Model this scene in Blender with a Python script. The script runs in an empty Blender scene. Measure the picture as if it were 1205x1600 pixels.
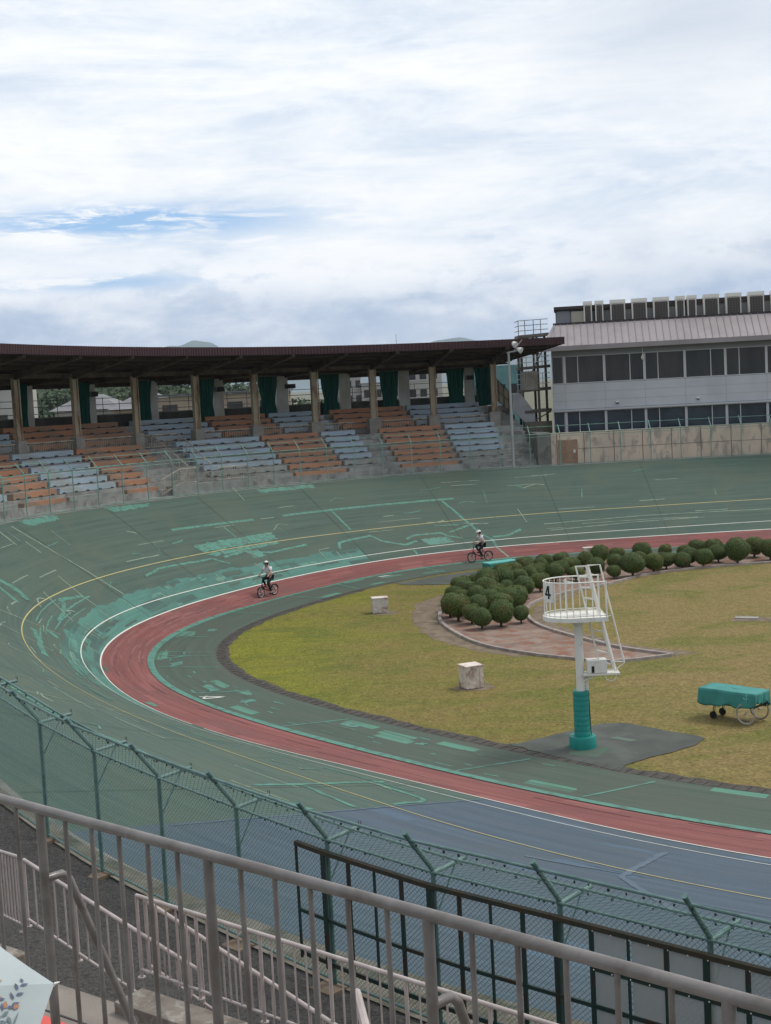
import bpy, bmesh, math, random
import numpy as np
from mathutils import Vector, Matrix
R = math.radians
random.seed(7); rng = np.random.default_rng(11)
scene = bpy.context.scene
COL = scene.collection
# ------------------------------------------------------------------ camera
EYE = 10.7
pitch = math.atan(200/2200); roll = R(3.0)
Fv = Vector((0, math.cos(pitch), -math.sin(pitch))); Rt = Vector((1, 0, 0)); Up = Rt.cross(Fv)
Rv = Rt*math.cos(roll) - Up*math.sin(roll); Uv = Up*math.cos(roll) + Rt*math.sin(roll)
cd = bpy.data.cameras.new('camera'); cam = bpy.data.objects.new('camera', cd); COL.objects.link(cam)
M = Matrix((Rv, Uv, -Fv)).transposed().to_4x4(); M.translation = (0, 0, EYE); cam.matrix_world = M
cd.sensor_fit = 'VERTICAL'; cd.sensor_height = 36; cd.lens = 36*2200/1600
cd.clip_start = 0.1; cd.clip_end = 30000
scene.camera = cam
scene.view_settings.view_transform = 'Standard'; scene.view_settings.look = 'None'
scene.view_settings.exposure = 0.42; scene.view_settings.gamma = 1
# ------------------------------------------------------------------ world
SUN_EL, SUN_AZ = R(58), R(72)       # azimuth from +Y towards +X
w = bpy.data.worlds.new('World'); scene.world = w; w.use_nodes = True
nt = w.node_tree; nt.nodes.clear()
def N(t, typ, **kw):
    n = t.nodes.new(typ)
    for k, v in kw.items(): setattr(n, k, v)
    return n
def L(t, a, b): t.links.new(a, b)
def math_(t, op, a, b=None, c=None, clamp=False):
    n = N(t, 'ShaderNodeMath', operation=op); n.use_clamp = clamp
    for i, v in enumerate((a, b, c)):
        if v is None: continue
        if isinstance(v, (int, float)): n.inputs[i].default_value = v
        else: L(t, v, n.inputs[i])
    return n.outputs[0]
def ramp(t, fac, stops, interp='LINEAR'):
    n = N(t, 'ShaderNodeValToRGB'); n.color_ramp.interpolation = interp
    e = n.color_ramp.elements
    while len(e) < len(stops): e.new(0.5)
    for q, (p, c) in zip(e, stops):
        q.position = p; q.color = (c, c, c, 1) if isinstance(c, (int, float)) else (*c, 1)
    L(t, fac, n.inputs[0]); return n.outputs[0]
def mixc(t, fac, a, b, mode='MIX'):
    n = N(t, 'ShaderNodeMix', data_type='RGBA', blend_type=mode)
    for s, v in ((0, fac), (6, a), (7, b)):
        if isinstance(v, (int, float)): n.inputs[s].default_value = v
        elif isinstance(v, tuple): n.inputs[s].default_value = (*v, 1)
        else: L(t, v, n.inputs[s])
    return n.outputs[2]
def noise(t, vec, scale, detail=5, rough=.55, dist=0.0):
    n = N(t, 'ShaderNodeTexNoise'); n.inputs['Scale'].default_value = scale
    n.inputs['Detail'].default_value = detail; n.inputs['Roughness'].default_value = rough
    n.inputs['Distortion'].default_value = dist
    if vec is not None: L(t, vec, n.inputs['Vector'])
    return n.outputs[0]
def mapping(t, vec, scale=(1, 1, 1), loc=(0, 0, 0), rot=(0, 0, 0)):
    n = N(t, 'ShaderNodeMapping'); n.inputs['Scale'].default_value = scale
    n.inputs['Location'].default_value = loc; n.inputs['Rotation'].default_value = rot
    L(t, vec, n.inputs['Vector']); return n.outputs[0]
sky = N(nt, 'ShaderNodeTexSky', sky_type='NISHITA'); sky.sun_disc = False
sky.sun_elevation = SUN_EL; sky.sun_rotation = SUN_AZ
tc = N(nt, 'ShaderNodeTexCoord'); sep = N(nt, 'ShaderNodeSeparateXYZ'); L(nt, tc.outputs['Generated'], sep.inputs[0])
X, Y, Z = sep.outputs
az = math_(nt, 'ARCTAN2', X, Y); hz = math_(nt, 'SQRT', math_(nt, 'ADD', math_(nt, 'MULTIPLY', X, X), math_(nt, 'MULTIPLY', Y, Y)))
el = math_(nt, 'ARCTAN2', Z, hz)
cv = N(nt, 'ShaderNodeCombineXYZ'); L(nt, az, cv.inputs[0]); L(nt, el, cv.inputs[1])
cvo = cv.outputs[0]
n1 = noise(nt, mapping(nt, cvo, (3.0, 15, 1), (3.1, .4, 0), (0, 0, .12)), 1.6, 12, .66, .35)      # thin streaks
n2 = noise(nt, mapping(nt, cvo, (7, 15, 1), (1.7, 2.2, 0)), 1.9, 12, .66, .15)                   # puffs
n3 = noise(nt, mapping(nt, cvo, (1.3, 3.0, 1), (8.2, 1.1, 0)), 1.5, 4, .5)                     # big light and dark
def gauss(a0, e0, sa, se):
    p = math_(nt, 'POWER', math_(nt, 'DIVIDE', math_(nt, 'SUBTRACT', az, a0), sa), 2)
    q = math_(nt, 'POWER', math_(nt, 'DIVIDE', math_(nt, 'SUBTRACT', el, e0), se), 2)
    return math_(nt, 'POWER', 2.718, math_(nt, 'MULTIPLY', math_(nt, 'ADD', p, q), -1))
base = ramp(nt, n1, [(.30, (.56, .65, .79)), (.42, (.70, .77, .86)), (.50, (.80, .845, .895)), (.62, (.90, .92, .935))])
n4 = noise(nt, mapping(nt, cvo, (9, 30, 1), (.6, 3.3, 0), (0, 0, -.18)), 1.8, 10, .68, .3)
cl = mixc(nt, ramp(nt, n3, [(.42, 0.0), (.64, .42)]), base, (.66, .73, .82))
cl = mixc(nt, ramp(nt, n4, [(.50, 0.0), (.68, .45)]), cl, (.95, .96, .97))
cl = mixc(nt, ramp(nt, n4, [(.28, .40), (.44, 0.0)]), cl, (.62, .71, .84))
lowfac = ramp(nt, el, [(.0, 1.0), (.058, .92), (.080, 0.0)])                                   # grey blue bank at the horizon
lown = ramp(nt, n2, [(.36, (.37, .48, .65)), (.50, (.50, .59, .73)), (.64, (.70, .76, .84))])
puff = math_(nt, 'MULTIPLY', gauss(-.02, .082, .36, .017), ramp(nt, n2, [(.42, 0.0), (.50, 1.0)]))
cl = mixc(nt, lowfac, cl, lown)
cl = mixc(nt, math_(nt, 'MULTIPLY', puff, .9), cl, (.90, .92, .95))
dk = math_(nt, 'MULTIPLY', gauss(.26, .075, .12, .02), ramp(nt, n2, [(.42, 0.0), (.6, .9)]))
cl = mixc(nt, dk, cl, (.50, .58, .70))
dk2 = math_(nt, 'MULTIPLY', gauss(.24, .235, .12, .045), ramp(nt, n3, [(.30, .2), (.6, .9)]))
cl = mixc(nt, dk2, cl, (.58, .64, .73))
# openings of blue sky
gap = math_(nt, 'ADD', math_(nt, 'MULTIPLY', gauss(-.175, .121, .10, .0090), 1.25), math_(nt, 'MULTIPLY', gauss(-.19, .079, .07, .005), .9))
gap = math_(nt, 'ADD', gap, math_(nt, 'MULTIPLY', gauss(-.12, .112, .12, .014), .32))
gap = math_(nt, 'MULTIPLY', gap, ramp(nt, noise(nt, mapping(nt, cvo, (7, 42, 1), (.3, .2, 0), (0, 0, .10)), 2.0, 12, .68, .5), [(.42, 0.0), (.52, 1.0)]), clamp=True)
skm = N(nt, 'ShaderNodeVectorMath', operation='SCALE'); L(nt, sky.outputs[0], skm.inputs[0]); skm.inputs['Scale'].default_value = .10
blue = mixc(nt, .75, skm.outputs[0], (.30, .53, .86))
fin = mixc(nt, gap, cl, blue)
back = ramp(nt, math_(nt, 'MULTIPLY', Y, -1), [(.0, 0.0), (.6, .28)])
fin = mixc(nt, back, fin, skm.outputs[0])
gnd = ramp(nt, Z, [(.0, 1.0), (.001, 0.0)])
bg = N(nt, 'ShaderNodeBackground'); L(nt, fin, bg.inputs[0]); bg.inputs[1].default_value = .86
wo = N(nt, 'ShaderNodeOutputWorld'); L(nt, bg.outputs[0], wo.inputs[0])
# ------------------------------------------------------------------ sun
sd = bpy.data.lights.new('sun', 'SUN'); sd.energy = 1.75; sd.angle = R(22); sd.color = (1, .96, .9)
so = bpy.data.objects.new('sun', sd); COL.objects.link(so)
dv = Vector((math.sin(SUN_AZ)*math.cos(SUN_EL), math.cos(SUN_AZ)*math.cos(SUN_EL), math.sin(SUN_EL)))
so.rotation_euler = dv.to_track_quat('Z', 'Y').to_euler(); so.location = (0, 0, 60)

# ------------------------------------------------------------------ materials
MATS = {}
def mat(name, col, rough=.7, col2=None, scale=3., stretch=(1, 1, 1), bump=0., bscale=30., metal=0., lo=.38, hi=.62, spec=.35, detail=6, uv=False, col3=None, scale3=1.):
    if name in MATS: return MATS[name]
    m = bpy.data.materials.new(name); m.use_nodes = True; t = m.node_tree
    b = t.nodes['Principled BSDF']; b.inputs['Roughness'].default_value = rough
    b.inputs['Metallic'].default_value = metal; b.inputs['Specular IOR Level'].default_value = spec
    b.inputs['Base Color'].default_value = (*col, 1)
    tcn = N(t, 'ShaderNodeTexCoord'); src = tcn.outputs['UV' if uv else 'Object']
    if col2 is not None:
        v = mapping(t, src, stretch)
        c = mixc(t, ramp(t, noise(t, v, scale, detail, .6, .3), [(lo, 0.0), (hi, 1.0)]), col, col2)
        if col3 is not None:
            c = mixc(t, ramp(t, noise(t, mapping(t, src, stretch, (5, 3, 2)), scale3, 7, .62, .4), [(.5, 0.0), (.62, .85)]), c, col3)
        L(t, c, b.inputs['Base Color'])
    if bump:
        bn = N(t, 'ShaderNodeBump'); bn.inputs['Strength'].default_value = bump; bn.inputs['Distance'].default_value = .02
        L(t, noise(t, src, bscale, 4), bn.inputs['Height']); L(t, bn.outputs[0], b.inputs['Normal'])
    MATS[name] = m; return m
def track_mat(name, a, b_, c_, tint=None, streak=(.10, 3.2, 1), patch=None, pth=.60):
    m = bpy.data.materials.new(name); m.use_nodes = True; t = m.node_tree
    b = t.nodes['Principled BSDF']; b.inputs['Roughness'].default_value = .78; b.inputs['Specular IOR Level'].default_value = .3
    tcn = N(t, 'ShaderNodeTexCoord'); uv = tcn.outputs['UV']
    s1 = noise(t, mapping(t, uv, streak), 1.6, 9, .68, .25)
    s2 = noise(t, mapping(t, uv, (.35, .6, 1), (4, 2, 0)), .8, 7, .6, .8)
    s3 = noise(t, mapping(t, uv, (.5, 9, 1)), 2.2, 6, .7, .1)
    c = mixc(t, ramp(t, s1, [(.36, 0.0), (.64, 1.0)]), a, b_)
    c = mixc(t, ramp(t, s2, [(.46, 0.0), (.66, .75)]), c, c_)
    c = mixc(t, ramp(t, s3, [(.5, 0.0), (.75, .38)]), c, tint or c_)
    f = noise(t, mapping(t, uv, (1, 1, 1)), 22, 3, .7)
    c = mixc(t, .35, c, mixc(t, 1.0, c, ramp(t, f, [(.3, .55), (.7, 1.45)]), 'MULTIPLY'))
    if patch:
        vo = N(t, 'ShaderNodeTexVoronoi', feature='F1', distance='CHEBYCHEV'); vo.inputs['Scale'].default_value = 1.0
        L(t, mapping(t, uv, (.42, 1.9, 1), (.3, .1, 0)), vo.inputs['Vector'])
        pr = N(t, 'ShaderNodeSeparateColor'); L(t, vo.outputs['Color'], pr.inputs[0])
        pf = math_(t, 'MULTIPLY', math_(t, 'GREATER_THAN', pr.outputs[0], pth), math_(t, 'LESS_THAN', vo.outputs['Distance'], .33))
        pf = math_(t, 'MULTIPLY', pf, ramp(t, s1, [(.40, .25), (.52, 1.0)]))
        c = mixc(t, pf, c, patch)
    L(t, c, b.inputs['Base Color'])
    bn = N(t, 'ShaderNodeBump'); bn.inputs['Strength'].default_value = .25; bn.inputs['Distance'].default_value = .01
    L(t, f, bn.inputs['Height']); L(t, bn.outputs[0], b.inputs['Normal'])
    MATS[name] = m; return m
m_green = track_mat('track_green', (.046, .076, .062), (.074, .112, .090), (.080, .102, .072), (.056, .140, .104))
m_green2 = track_mat('apron_green', (.050, .072, .054), (.074, .098, .076), (.074, .082, .062), (.055, .125, .095), patch=(.085, .215, .155), pth=.80)
m_band = track_mat('repainted_green', (.060, .150, .122), (.078, .200, .160), (.052, .098, .082), (.10, .25, .20), patch=(.052, .098, .082), pth=.50)
m_red = track_mat('lane_red', (.150, .044, .042), (.220, .080, .070), (.130, .060, .054), (.235, .105, .094), patch=(.23, .085, .077), pth=.58)
m_blue = track_mat('track_blue', (.046, .070, .094), (.072, .100, .130), (.064, .083, .096), (.115, .150, .185), patch=(.07, .110, .155), pth=.84)
def paint(name, c, worn, amount=.5, sc=4.):
    return mat(name, c, .6, worn, sc, (1, 1, 1), lo=amount, hi=amount+.14, detail=9)
m_teal = paint('teal_paint', (.072, .225, .168), (.060, .130, .100), .45, 5.)
m_teal2 = paint('teal_worn', (.078, .215, .165), (.066, .125, .10), .47, 3.)
m_white_line = paint('white_paint', (.62, .62, .56), (.30, .34, .30), .60, 3.)
m_yellow_line = paint('yellow_paint', (.42, .36, .15), (.20, .20, .11), .60, 2.)
m_pale_line = paint('pale_line', (.19, .25, .18), (.09, .14, .11), .52, 2.)

def grass_mat():
    m = bpy.data.materials.new('lawn'); m.use_nodes = True; t = m.node_tree; b = t.nodes['Principled BSDF']
    b.inputs['Roughness'].default_value = .9; b.inputs['Specular IOR Level'].default_value = .15
    tcn = N(t, 'ShaderNodeTexCoord'); o = tcn.outputs['Object']
    big = noise(t, mapping(t, o, (1, 1, 1), (12, 4, 0)), .11, 5, .55, .5)
    mid = noise(t, mapping(t, o, (.45, 1, 1)), .55, 8, .66, .6)
    fine = noise(t, o, 9, 6, .75)
    sp = N(t, 'ShaderNodeSeparateXYZ'); L(t, o, sp.inputs[0])
    # the west end of the lawn is lusher: a patchy mix of species
    west = math_(t, 'ADD', math_(t, 'MULTIPLY', sp.outputs[0], -.085), math_(t, 'MULTIPLY', math_(t, 'SUBTRACT', big, .5), 2.6))
    wf = ramp(t, math_(t, 'ADD', west, .30), [(.20, 0.0), (.75, 1.0)])
    dry = mixc(t, ramp(t, mid, [(.36, 0.0), (.62, 1.0)]), (.150, .142, .034), (.190, .144, .050))
    lush = mixc(t, ramp(t, mid, [(.40, 0.0), (.66, 1.0)]), (.185, .182, .024), (.150, .155, .028))
    c = mixc(t, wf, dry, lush)
    east = math_(t, 'ADD', math_(t, 'MULTIPLY', sp.outputs[0], .05), noise(t, mapping(t, o, (.5, 1, 1), (7, 1, 0)), .42, 8, .66, .5))
    c = mixc(t, ramp(t, east, [(.70, 0.0), (1.0, .70)]), c, (.215, .160, .068))
    c = mixc(t, ramp(t, noise(t, mapping(t, o, (.7, 1, 1), (3, 9, 0)), .35, 7, .6, .4), [(.50, 0.0), (.62, .6)]), c, (.105, .125, .024))
    c = mixc(t, 1.0, c, mixc(t, 1.0, ramp(t, fine, [(.34, .46), (.66, 1.46)]), ramp(t, noise(t, o, 2.6, 5, .7), [(.3, .72), (.7, 1.22)]), 'MULTIPLY'), 'MULTIPLY')
    L(t, c, b.inputs['Base Color'])
    bn = N(t, 'ShaderNodeBump'); bn.inputs['Strength'].default_value = .8; bn.inputs['Distance'].default_value = .05
    L(t, fine, bn.inputs['Height']); L(t, bn.outputs[0], b.inputs['Normal'])
    return m
m_lawn = grass_mat()
m_soil = mat('soil', (.25, .19, .15), .95, (.17, .115, .09), 1.1, bump=.5, bscale=12, col3=(.20, .075, .045), scale3=1.6)
m_worn = mat('worn_earth', (.115, .088, .06), .95, (.19, .145, .10), 2.2, bump=.5, bscale=14)
m_conc = mat('concrete', (.30, .28, .25), .9, (.22, .205, .185), 1.3, bump=.15, bscale=20)
m_concd = mat('old_concrete', (.22, .215, .195), .9, (.15, .145, .13), .9, bump=.2, bscale=16, col3=(.10, .10, .09), scale3=.8)
m_kerb = mat('kerb_stone', (.34, .29, .26), .9, (.22, .18, .16), 2.5, bump=.2)
m_gut = mat('gutter_stone', (.040, .036, .031), .9, (.078, .068, .058), 3.5, bump=.6, bscale=9)
m_asph = mat('asphalt', (.024, .022, .021), .9, (.060, .056, .052), 16., bump=.8, bscale=40, col3=(.09, .085, .08), scale3=30.)
m_dpatch = mat('dark_asphalt', (.055, .062, .056), .88, (.078, .085, .074), 1.1, bump=.3, bscale=25, col3=(.09, .10, .085), scale3=.6)
m_ground = mat('earth', (.13, .12, .08), .95, (.09, .10, .05), .05)
m_orange = mat('orange_paint', (.48, .235, .135), .75, (.38, .185, .11), 1.2, (.6, .6, 3), col3=(.26, .20, .15), scale3=1.1)
m_sky = mat('pale_blue_paint', (.40, .48, .56), .75, (.32, .39, .46), 1.2, (.6, .6, 3), col3=(.34, .35, .33), scale3=1.1)
m_grey = mat('bare_bench', (.33, .34, .32), .85, (.24, .24, .22), 1.5, bump=.1)
m_dark = mat('dark_metal', (.025, .024, .023), .6)
m_steelr = mat('rusty_beam', (.060, .046, .036), .8, (.12, .095, .07), 1.5)
m_purlin = mat('brown_purlin', (.045, .034, .028), .8, (.07, .05, .04), 2.)
m_column = mat('cream_column', (.36, .30, .22), .8, (.20, .12, .07), 1.6, (1, 1, .35), lo=.48, hi=.66)
m_roof = mat('roof_sheet', (.040, .030, .026), .8, (.06, .045, .04), .8)
m_fascia = mat('maroon_sheet', (.055, .022, .026), .55, (.045, .018, .022), .7)
m_backwall = mat('dark_wall', (.045, .045, .042), .9, (.085, .082, .074), .9, (1, 1, .25), bump=.1)
m_pillar = mat('white_pillar', (.50, .50, .48), .85, (.38, .37, .34), .8)
m_curtain = mat('green_curtain', (.008, .085, .068), .85, (.015, .12, .095), 3, (3, 3, .3))
m_railw = mat('cream_rail', (.50, .45, .37), .6, (.36, .30, .24), 2)
m_fence = mat('green_pipe', (.115, .195, .180), .5, (.060, .120, .110), 5., lo=.42, hi=.68, bump=.2, bscale=60)
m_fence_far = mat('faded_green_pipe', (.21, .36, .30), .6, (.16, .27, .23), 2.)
m_wire = mat('green_wire', (.060, .135, .115), .5)
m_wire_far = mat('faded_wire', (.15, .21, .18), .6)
m_gate = mat('dark_green_steel', (.014, .035, .030), .5, (.035, .022, .014), 4., lo=.5, hi=.62)
m_gatet = mat('rusted_angle', (.045, .032, .018), .75, (.022, .028, .02), 5.)
m_rail = mat('beige_grey_paint', (.168, .150, .140), .30, (.118, .105, .098), 5., bump=.10, bscale=45, spec=.6, col3=(.09, .072, .062), scale3=4.)
m_rail2 = mat('pink_grey_paint', (.42, .36, .34), .45, (.33, .28, .26), 4., spec=.5)
m_whitepaint = mat('white_enamel', (.72, .70, .64), .45, (.62, .59, .52), 4., lo=.5, hi=.7)
m_pad = mat('teal_pad', (.010, .225, .190), .5, (.008, .19, .165), 3., bump=.1, bscale=8)
m_black = mat('black', (.012, .012, .013), .5)
m_blackp = mat('black_paint', (.012, .013, .02), .6)
m_cloth = mat('teal_tarp', (.045, .235, .215), .6, (.035, .20, .18), 2., bump=.25, bscale=5)
m_wallw = mat('white_panel', (.50, .51, .53), .7, (.44, .45, .475), .5)
m_eave = mat('grey_soffit', (.25, .26, .27), .8)
m_frame = mat('window_frame', (.50, .50, .51), .6)
m_beige = mat('beige_wall', (.72, .58, .46), .85, (.62, .50, .40), .55, (1, 1, .45), lo=.42, hi=.62, col3=(.36, .30, .26), scale3=2.2)
m_doorw = mat('worn_door', (.42, .27, .18), .8, (.28, .17, .11), 1.5)
m_broof = mat('roof_brown_metal', (.30, .265, .27), .55, (.255, .225, .225), .6)
m_acbox = mat('unit_casing', (.74, .72, .67), .6)
m_grid = mat('unit_coil', (.075, .065, .06), .6)
m_bark = mat('bark', (.075, .055, .040), .95, (.05, .036, .028), 5., bump=.5)
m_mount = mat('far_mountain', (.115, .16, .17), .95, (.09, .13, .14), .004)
m_skin = mat('skin', (.42, .25, .18), .6)
m_shirt = mat('white_shirt', (.78, .77, .80), .85, (.55, .54, .60), 6.)
m_trouser = mat('navy_trousers', (.010, .010, .016), .85)
m_tyre = mat('tyre', (.015, .014, .014), .8)
m_rim = mat('rim', (.45, .43, .40), .4, metal=.6)
m_red_sheet = mat('salmon_paint', (.62, .10, .08), .7, (.50, .09, .07), 3.)
def glass_mat(name, c, rough, spec=.6):
    m = mat(name, c, rough, spec=spec); return m
m_glass = mat('dark_glass', (.030, .032, .036), .18, (.055, .052, .050), .8, (1, 1, .3), spec=.38)
m_glass2 = mat('blue_glass', (.022, .036, .052), .12, (.045, .062, .082), .5, (1, 1, 1.5), spec=.5)
def leaf_mat(name, a, b, c3):
    m = bpy.data.materials.new(name); m.use_nodes = True; t = m.node_tree; p = t.nodes['Principled BSDF']
    p.inputs['Roughness'].default_value = .65; p.inputs['Specular IOR Level'].default_value = .3
    oi = N(t, 'ShaderNodeObjectInfo'); geo = N(t, 'ShaderNodeNewGeometry'); tcn = N(t, 'ShaderNodeTexCoord')
    c = mixc(t, geo.outputs['Random Per Island'], a, b)
    c = mixc(t, ramp(t, noise(t, tcn.outputs['Object'], 3.2, 4), [(.52, 0.0), (.70, .75)]), c, c3)
    c = mixc(t, math_(t, 'MULTIPLY', oi.outputs['Random'], .5), c, mixc(t, 1.0, c, (.62, .70, .75), 'MULTIPLY'))
    c = mixc(t, ramp(t, math_(t, 'FRACT', math_(t, 'MULTIPLY', oi.outputs['Random'], 7.31)), [(.45, 0.0), (.95, .45)]), c, mixc(t, 1.0, c, (1.5, 1.15, .8), 'MULTIPLY'))
    L(t, c, p.inputs['Base Color']); MATS[name] = m; return m
m_leaf = leaf_mat('clipped_leaf', (.042, .078, .018), (.125, .172, .040), (.165, .11, .036))
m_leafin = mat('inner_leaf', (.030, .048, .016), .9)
m_wood = leaf_mat('wood_leaf', (.020, .042, .016), (.045, .078, .026), (.06, .10, .03))

# ------------------------------------------------------------------ mesh helpers
class MB:
    def __init__(s): s.v = []; s.f = []; s.uv = []
    def add(s, vs, fs, uvs=None):
        o = len(s.v); s.v += [tuple(float(c) for c in p) for p in vs]; s.f += [tuple(i+o for i in f) for f in fs]
        if uvs is not None: s.uv += list(uvs)
        return s
    def hexa(s, b, t):      # 4 bottom pts, 4 top pts
        return s.add(list(b)+list(t), [(3, 2, 1, 0), (4, 5, 6, 7), (0, 1, 5, 4), (1, 2, 6, 5), (2, 3, 7, 6), (3, 0, 4, 7)])
    def box(s, c, size, rz=0., R3=None):
        hx, hy, hz = [k/2 for k in size]; pts = []
        m = R3 if R3 is not None else Matrix.Rotation(rz, 3, 'Z')
        for z in (-hz, hz):
            for x, y in ((-hx, -hy), (hx, -hy), (hx, hy), (-hx, hy)):
                pts.append(Vector(c) + m @ Vector((x, y, z)))
        return s.hexa(pts[:4], pts[4:])
    def bar(s, p, q, w_, h_, up=(0, 0, 1)):   # rectangular bar from p to q
        p = Vector(p); q = Vector(q); d = (q-p).normalized(); u = Vector(up)
        if abs(d.dot(u)) > .98: u = Vector((1, 0, 0))
        sx = d.cross(u).normalized(); sz = sx.cross(d).normalized()
        a = [sx*(i*w_/2)+sz*(j*h_/2) for i, j in ((-1, -1), (1, -1), (1, 1), (-1, 1))]
        return s.add([p+k for k in a]+[q+k for k in a], [(3, 2, 1, 0), (4, 5, 6, 7), (0, 1, 5, 4), (1, 2, 6, 5), (2, 3, 7, 6), (3, 0, 4, 7)])
    def tube(s, pts, r, n=8, cap=True, rs=None):
        pts = [Vector(p) for p in pts]; k = len(pts); o = []
        prev = None
        for i, p in enumerate(pts):
            d = (pts[min(i+1, k-1)]-pts[max(i-1, 0)]).normalized()
            if prev is None:
                u = Vector((0, 0, 1)) if abs(d.z) < .9 else Vector((1, 0, 0))
                a = d.cross(u).normalized()
            else:
                a = (prev - d*prev.dot(d)).normalized()
            prev = a; b = d.cross(a); rr = rs[i] if rs else r
            for j in range(n):
                t = 2*math.pi*j/n; o.append(p + a*(rr*math.cos(t)) + b*(rr*math.sin(t)))
        fs = [(i*n+j, i*n+(j+1) % n, (i+1)*n+(j+1) % n, (i+1)*n+j) for i in range(k-1) for j in range(n)]
        if cap and n > 2: fs += [tuple(range(n-1, -1, -1)), tuple((k-1)*n+j for j in range(n))]
        return s.add(o, fs)
    def cyl(s, c, r, z0, z1, n=20, r2=None):
        return s.tube([(c[0], c[1], z0), (c[0], c[1], z1)], r, n, rs=[r, r2 if r2 else r])
    def grid(s, P, uv=None, closed=False):     # P: rows x cols of points
        nr, nc = len(P), len(P[0]); vs = [p for row in P for p in row]
        fs = [(i*nc+j, i*nc+j+1, (i+1)*nc+j+1, (i+1)*nc+j) for i in range(nr-1) for j in range(nc-1)]
        if closed: fs += [(i*nc+nc-1, i*nc, (i+1)*nc, (i+1)*nc+nc-1) for i in range(nr-1)]
        return s.add(vs, fs, [u for row in uv for u in row] if uv else None)
    def poly(s, pts): return s.add(pts, [tuple(range(len(pts)))])
    def prism(s, pts, z0, z1):
        n = len(pts); v = [(p[0], p[1], z0) for p in pts]+[(p[0], p[1], z1) for p in pts]
        return s.add(v, [tuple(range(n-1, -1, -1)), tuple(range(n, 2*n))]+[(i, (i+1) % n, n+(i+1) % n, n+i) for i in range(n)])
    def build(s, name, m, parent=None, smooth=False, origin=None, bevel=0., flip=False):
        me = bpy.data.meshes.new(name)
        v = s.v
        if origin is not None: v = [(a-origin[0], b-origin[1], c-origin[2]) for a, b, c in v]
        elif parent is not None:
            o = parent.get('_o'); 
            if o is not None: v = [(a-o[0], b-o[1], c-o[2]) for a, b, c in v]
        me.from_pydata(v, [], s.f)
        if s.uv:
            l = me.uv_layers.new(name='UVMap')
            idx = np.zeros(len(me.loops), int); me.loops.foreach_get('vertex_index', idx)
            l.data.foreach_set('uv', np.array(s.uv)[idx].astype(np.float32).ravel())
        me.materials.append(m)
        if smooth:
            me.polygons.foreach_set('use_smooth', [True]*len(me.polygons))
        bm = bmesh.new(); bm.from_mesh(me); bmesh.ops.recalc_face_normals(bm, faces=bm.faces); bm.to_mesh(me); bm.free()
        o = bpy.data.objects.new(name, me); COL.objects.link(o)
        if origin is not None: o.location = origin
        if parent is not None and parent.get('_o') is not None: o['_o'] = parent['_o']
        if parent is not None: o.parent = parent
        if smooth:
            try: me.set_sharp_from_angle(angle=R(40))
            except Exception: pass
        if bevel:
            bv = o.modifiers.new('bevel', 'BEVEL'); bv.width = bevel; bv.segments = 2; bv.limit_method = 'ANGLE'
        return o
def tag(o, label=None, cat=None, group=None, kind=None):
    if label: o['label'] = label
    if cat: o['category'] = cat
    if group: o['group'] = group
    if kind: o['kind'] = kind
    return o
def thing(name, loc, label, cat, group=None, rz=0.):
    o = bpy.data.objects.new(name, None); COL.objects.link(o); o.location = loc; o.rotation_euler.z = rz
    o.empty_display_size = .2
    return tag(o, label, cat, group)
def wthing(name, loc, label, cat, group=None):   # parts are authored in world coordinates
    o = thing(name, loc, label, cat, group); o['_o'] = tuple(loc); return o
def copy_tree(o, parent=None):
    c = o.copy(); COL.objects.link(c)
    if parent is not None: c.parent = parent
    for ch in o.children: copy_tree(ch, c)
    return c
def struct(mb, name, m, smooth=False): return tag(mb.build(name, m, smooth=smooth), kind='structure')

# ------------------------------------------------------------------ track space: u along the inner edge, d outwards
SP = np.array([(41.41,84.1),(38.42,84.31),(35.43,84.47),(32.43,84.58),(29.43,84.63),(26.43,84.63),(23.43,84.56),(20.43,84.42),(17.44,84.24),(14.45,84.03),(11.46,83.75),(8.5,83.26),(5.62,82.42),(2.92,81.14),(0.47,79.41),(-1.7,77.34),(-3.62,75.04),(-5.33,72.58),(-6.85,69.99),(-8.16,67.29),(-9.18,64.47),(-9.82,61.54),(-9.98,58.55),(-9.63,55.57),(-8.82,52.69),(-7.63,49.94),(-6.15,47.33),(-4.46,44.85),(-2.63,42.47),(-0.7,40.18),(1.3,37.94),(3.39,35.79),(5.61,33.78),(8.01,31.98),(10.54,30.37),(13.13,28.85),(15.72,27.34),(18.32,25.83),(20.91,24.32),(23.5,22.81)])
U0 = -18.0; U1 = 98.9
tR = ([U0,0,40,45,49,53.5,57.6,62,66,70,74,78,82,99],[1.65,1.62,1.68,1.8,1.97,2.05,2.14,2.18,2.08,1.9,1.84,1.92,2.25,2.7],[.5,.55,.52,.49,.42,.34,.26,.24,.22,.27,.30,.20,.10,.05])
def rin(u): return np.interp(u, [U0, 8, 16, 25, 30, 35, 40, 55, 60, 66, 70, 74, 78, 82, 99], [0, .03, .12, .12, 0, .02, .15, .2, .14, .06, .07, .13, .2, .41, .8])
tT = ([U0,0,20,37,45,52,57.6,61.7,66,70,74,77.5,79.5,84,99],[8.7,8.65,8.6,8.55,8.5,8.7,9.4,10.4,11.6,12.8,13.9,14.3,14.5,14.7,14.7],[4.6,4.72,4.8,5.05,5.2,5.0,4.3,3.9,3.5,3.15,2.85,2.45,2.15,1.9,1.8])
def _sm(U, a, b):
    g = np.linspace(-4, 4, 9); return np.mean([np.interp(np.asarray(U)+x, a, b) for x in g], axis=0)
def prof(U): return _sm(U, tR[0], tR[1]), _sm(U, tR[0], tR[2]), _sm(U, tT[0], tT[1]), _sm(U, tT[0], tT[2])
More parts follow.
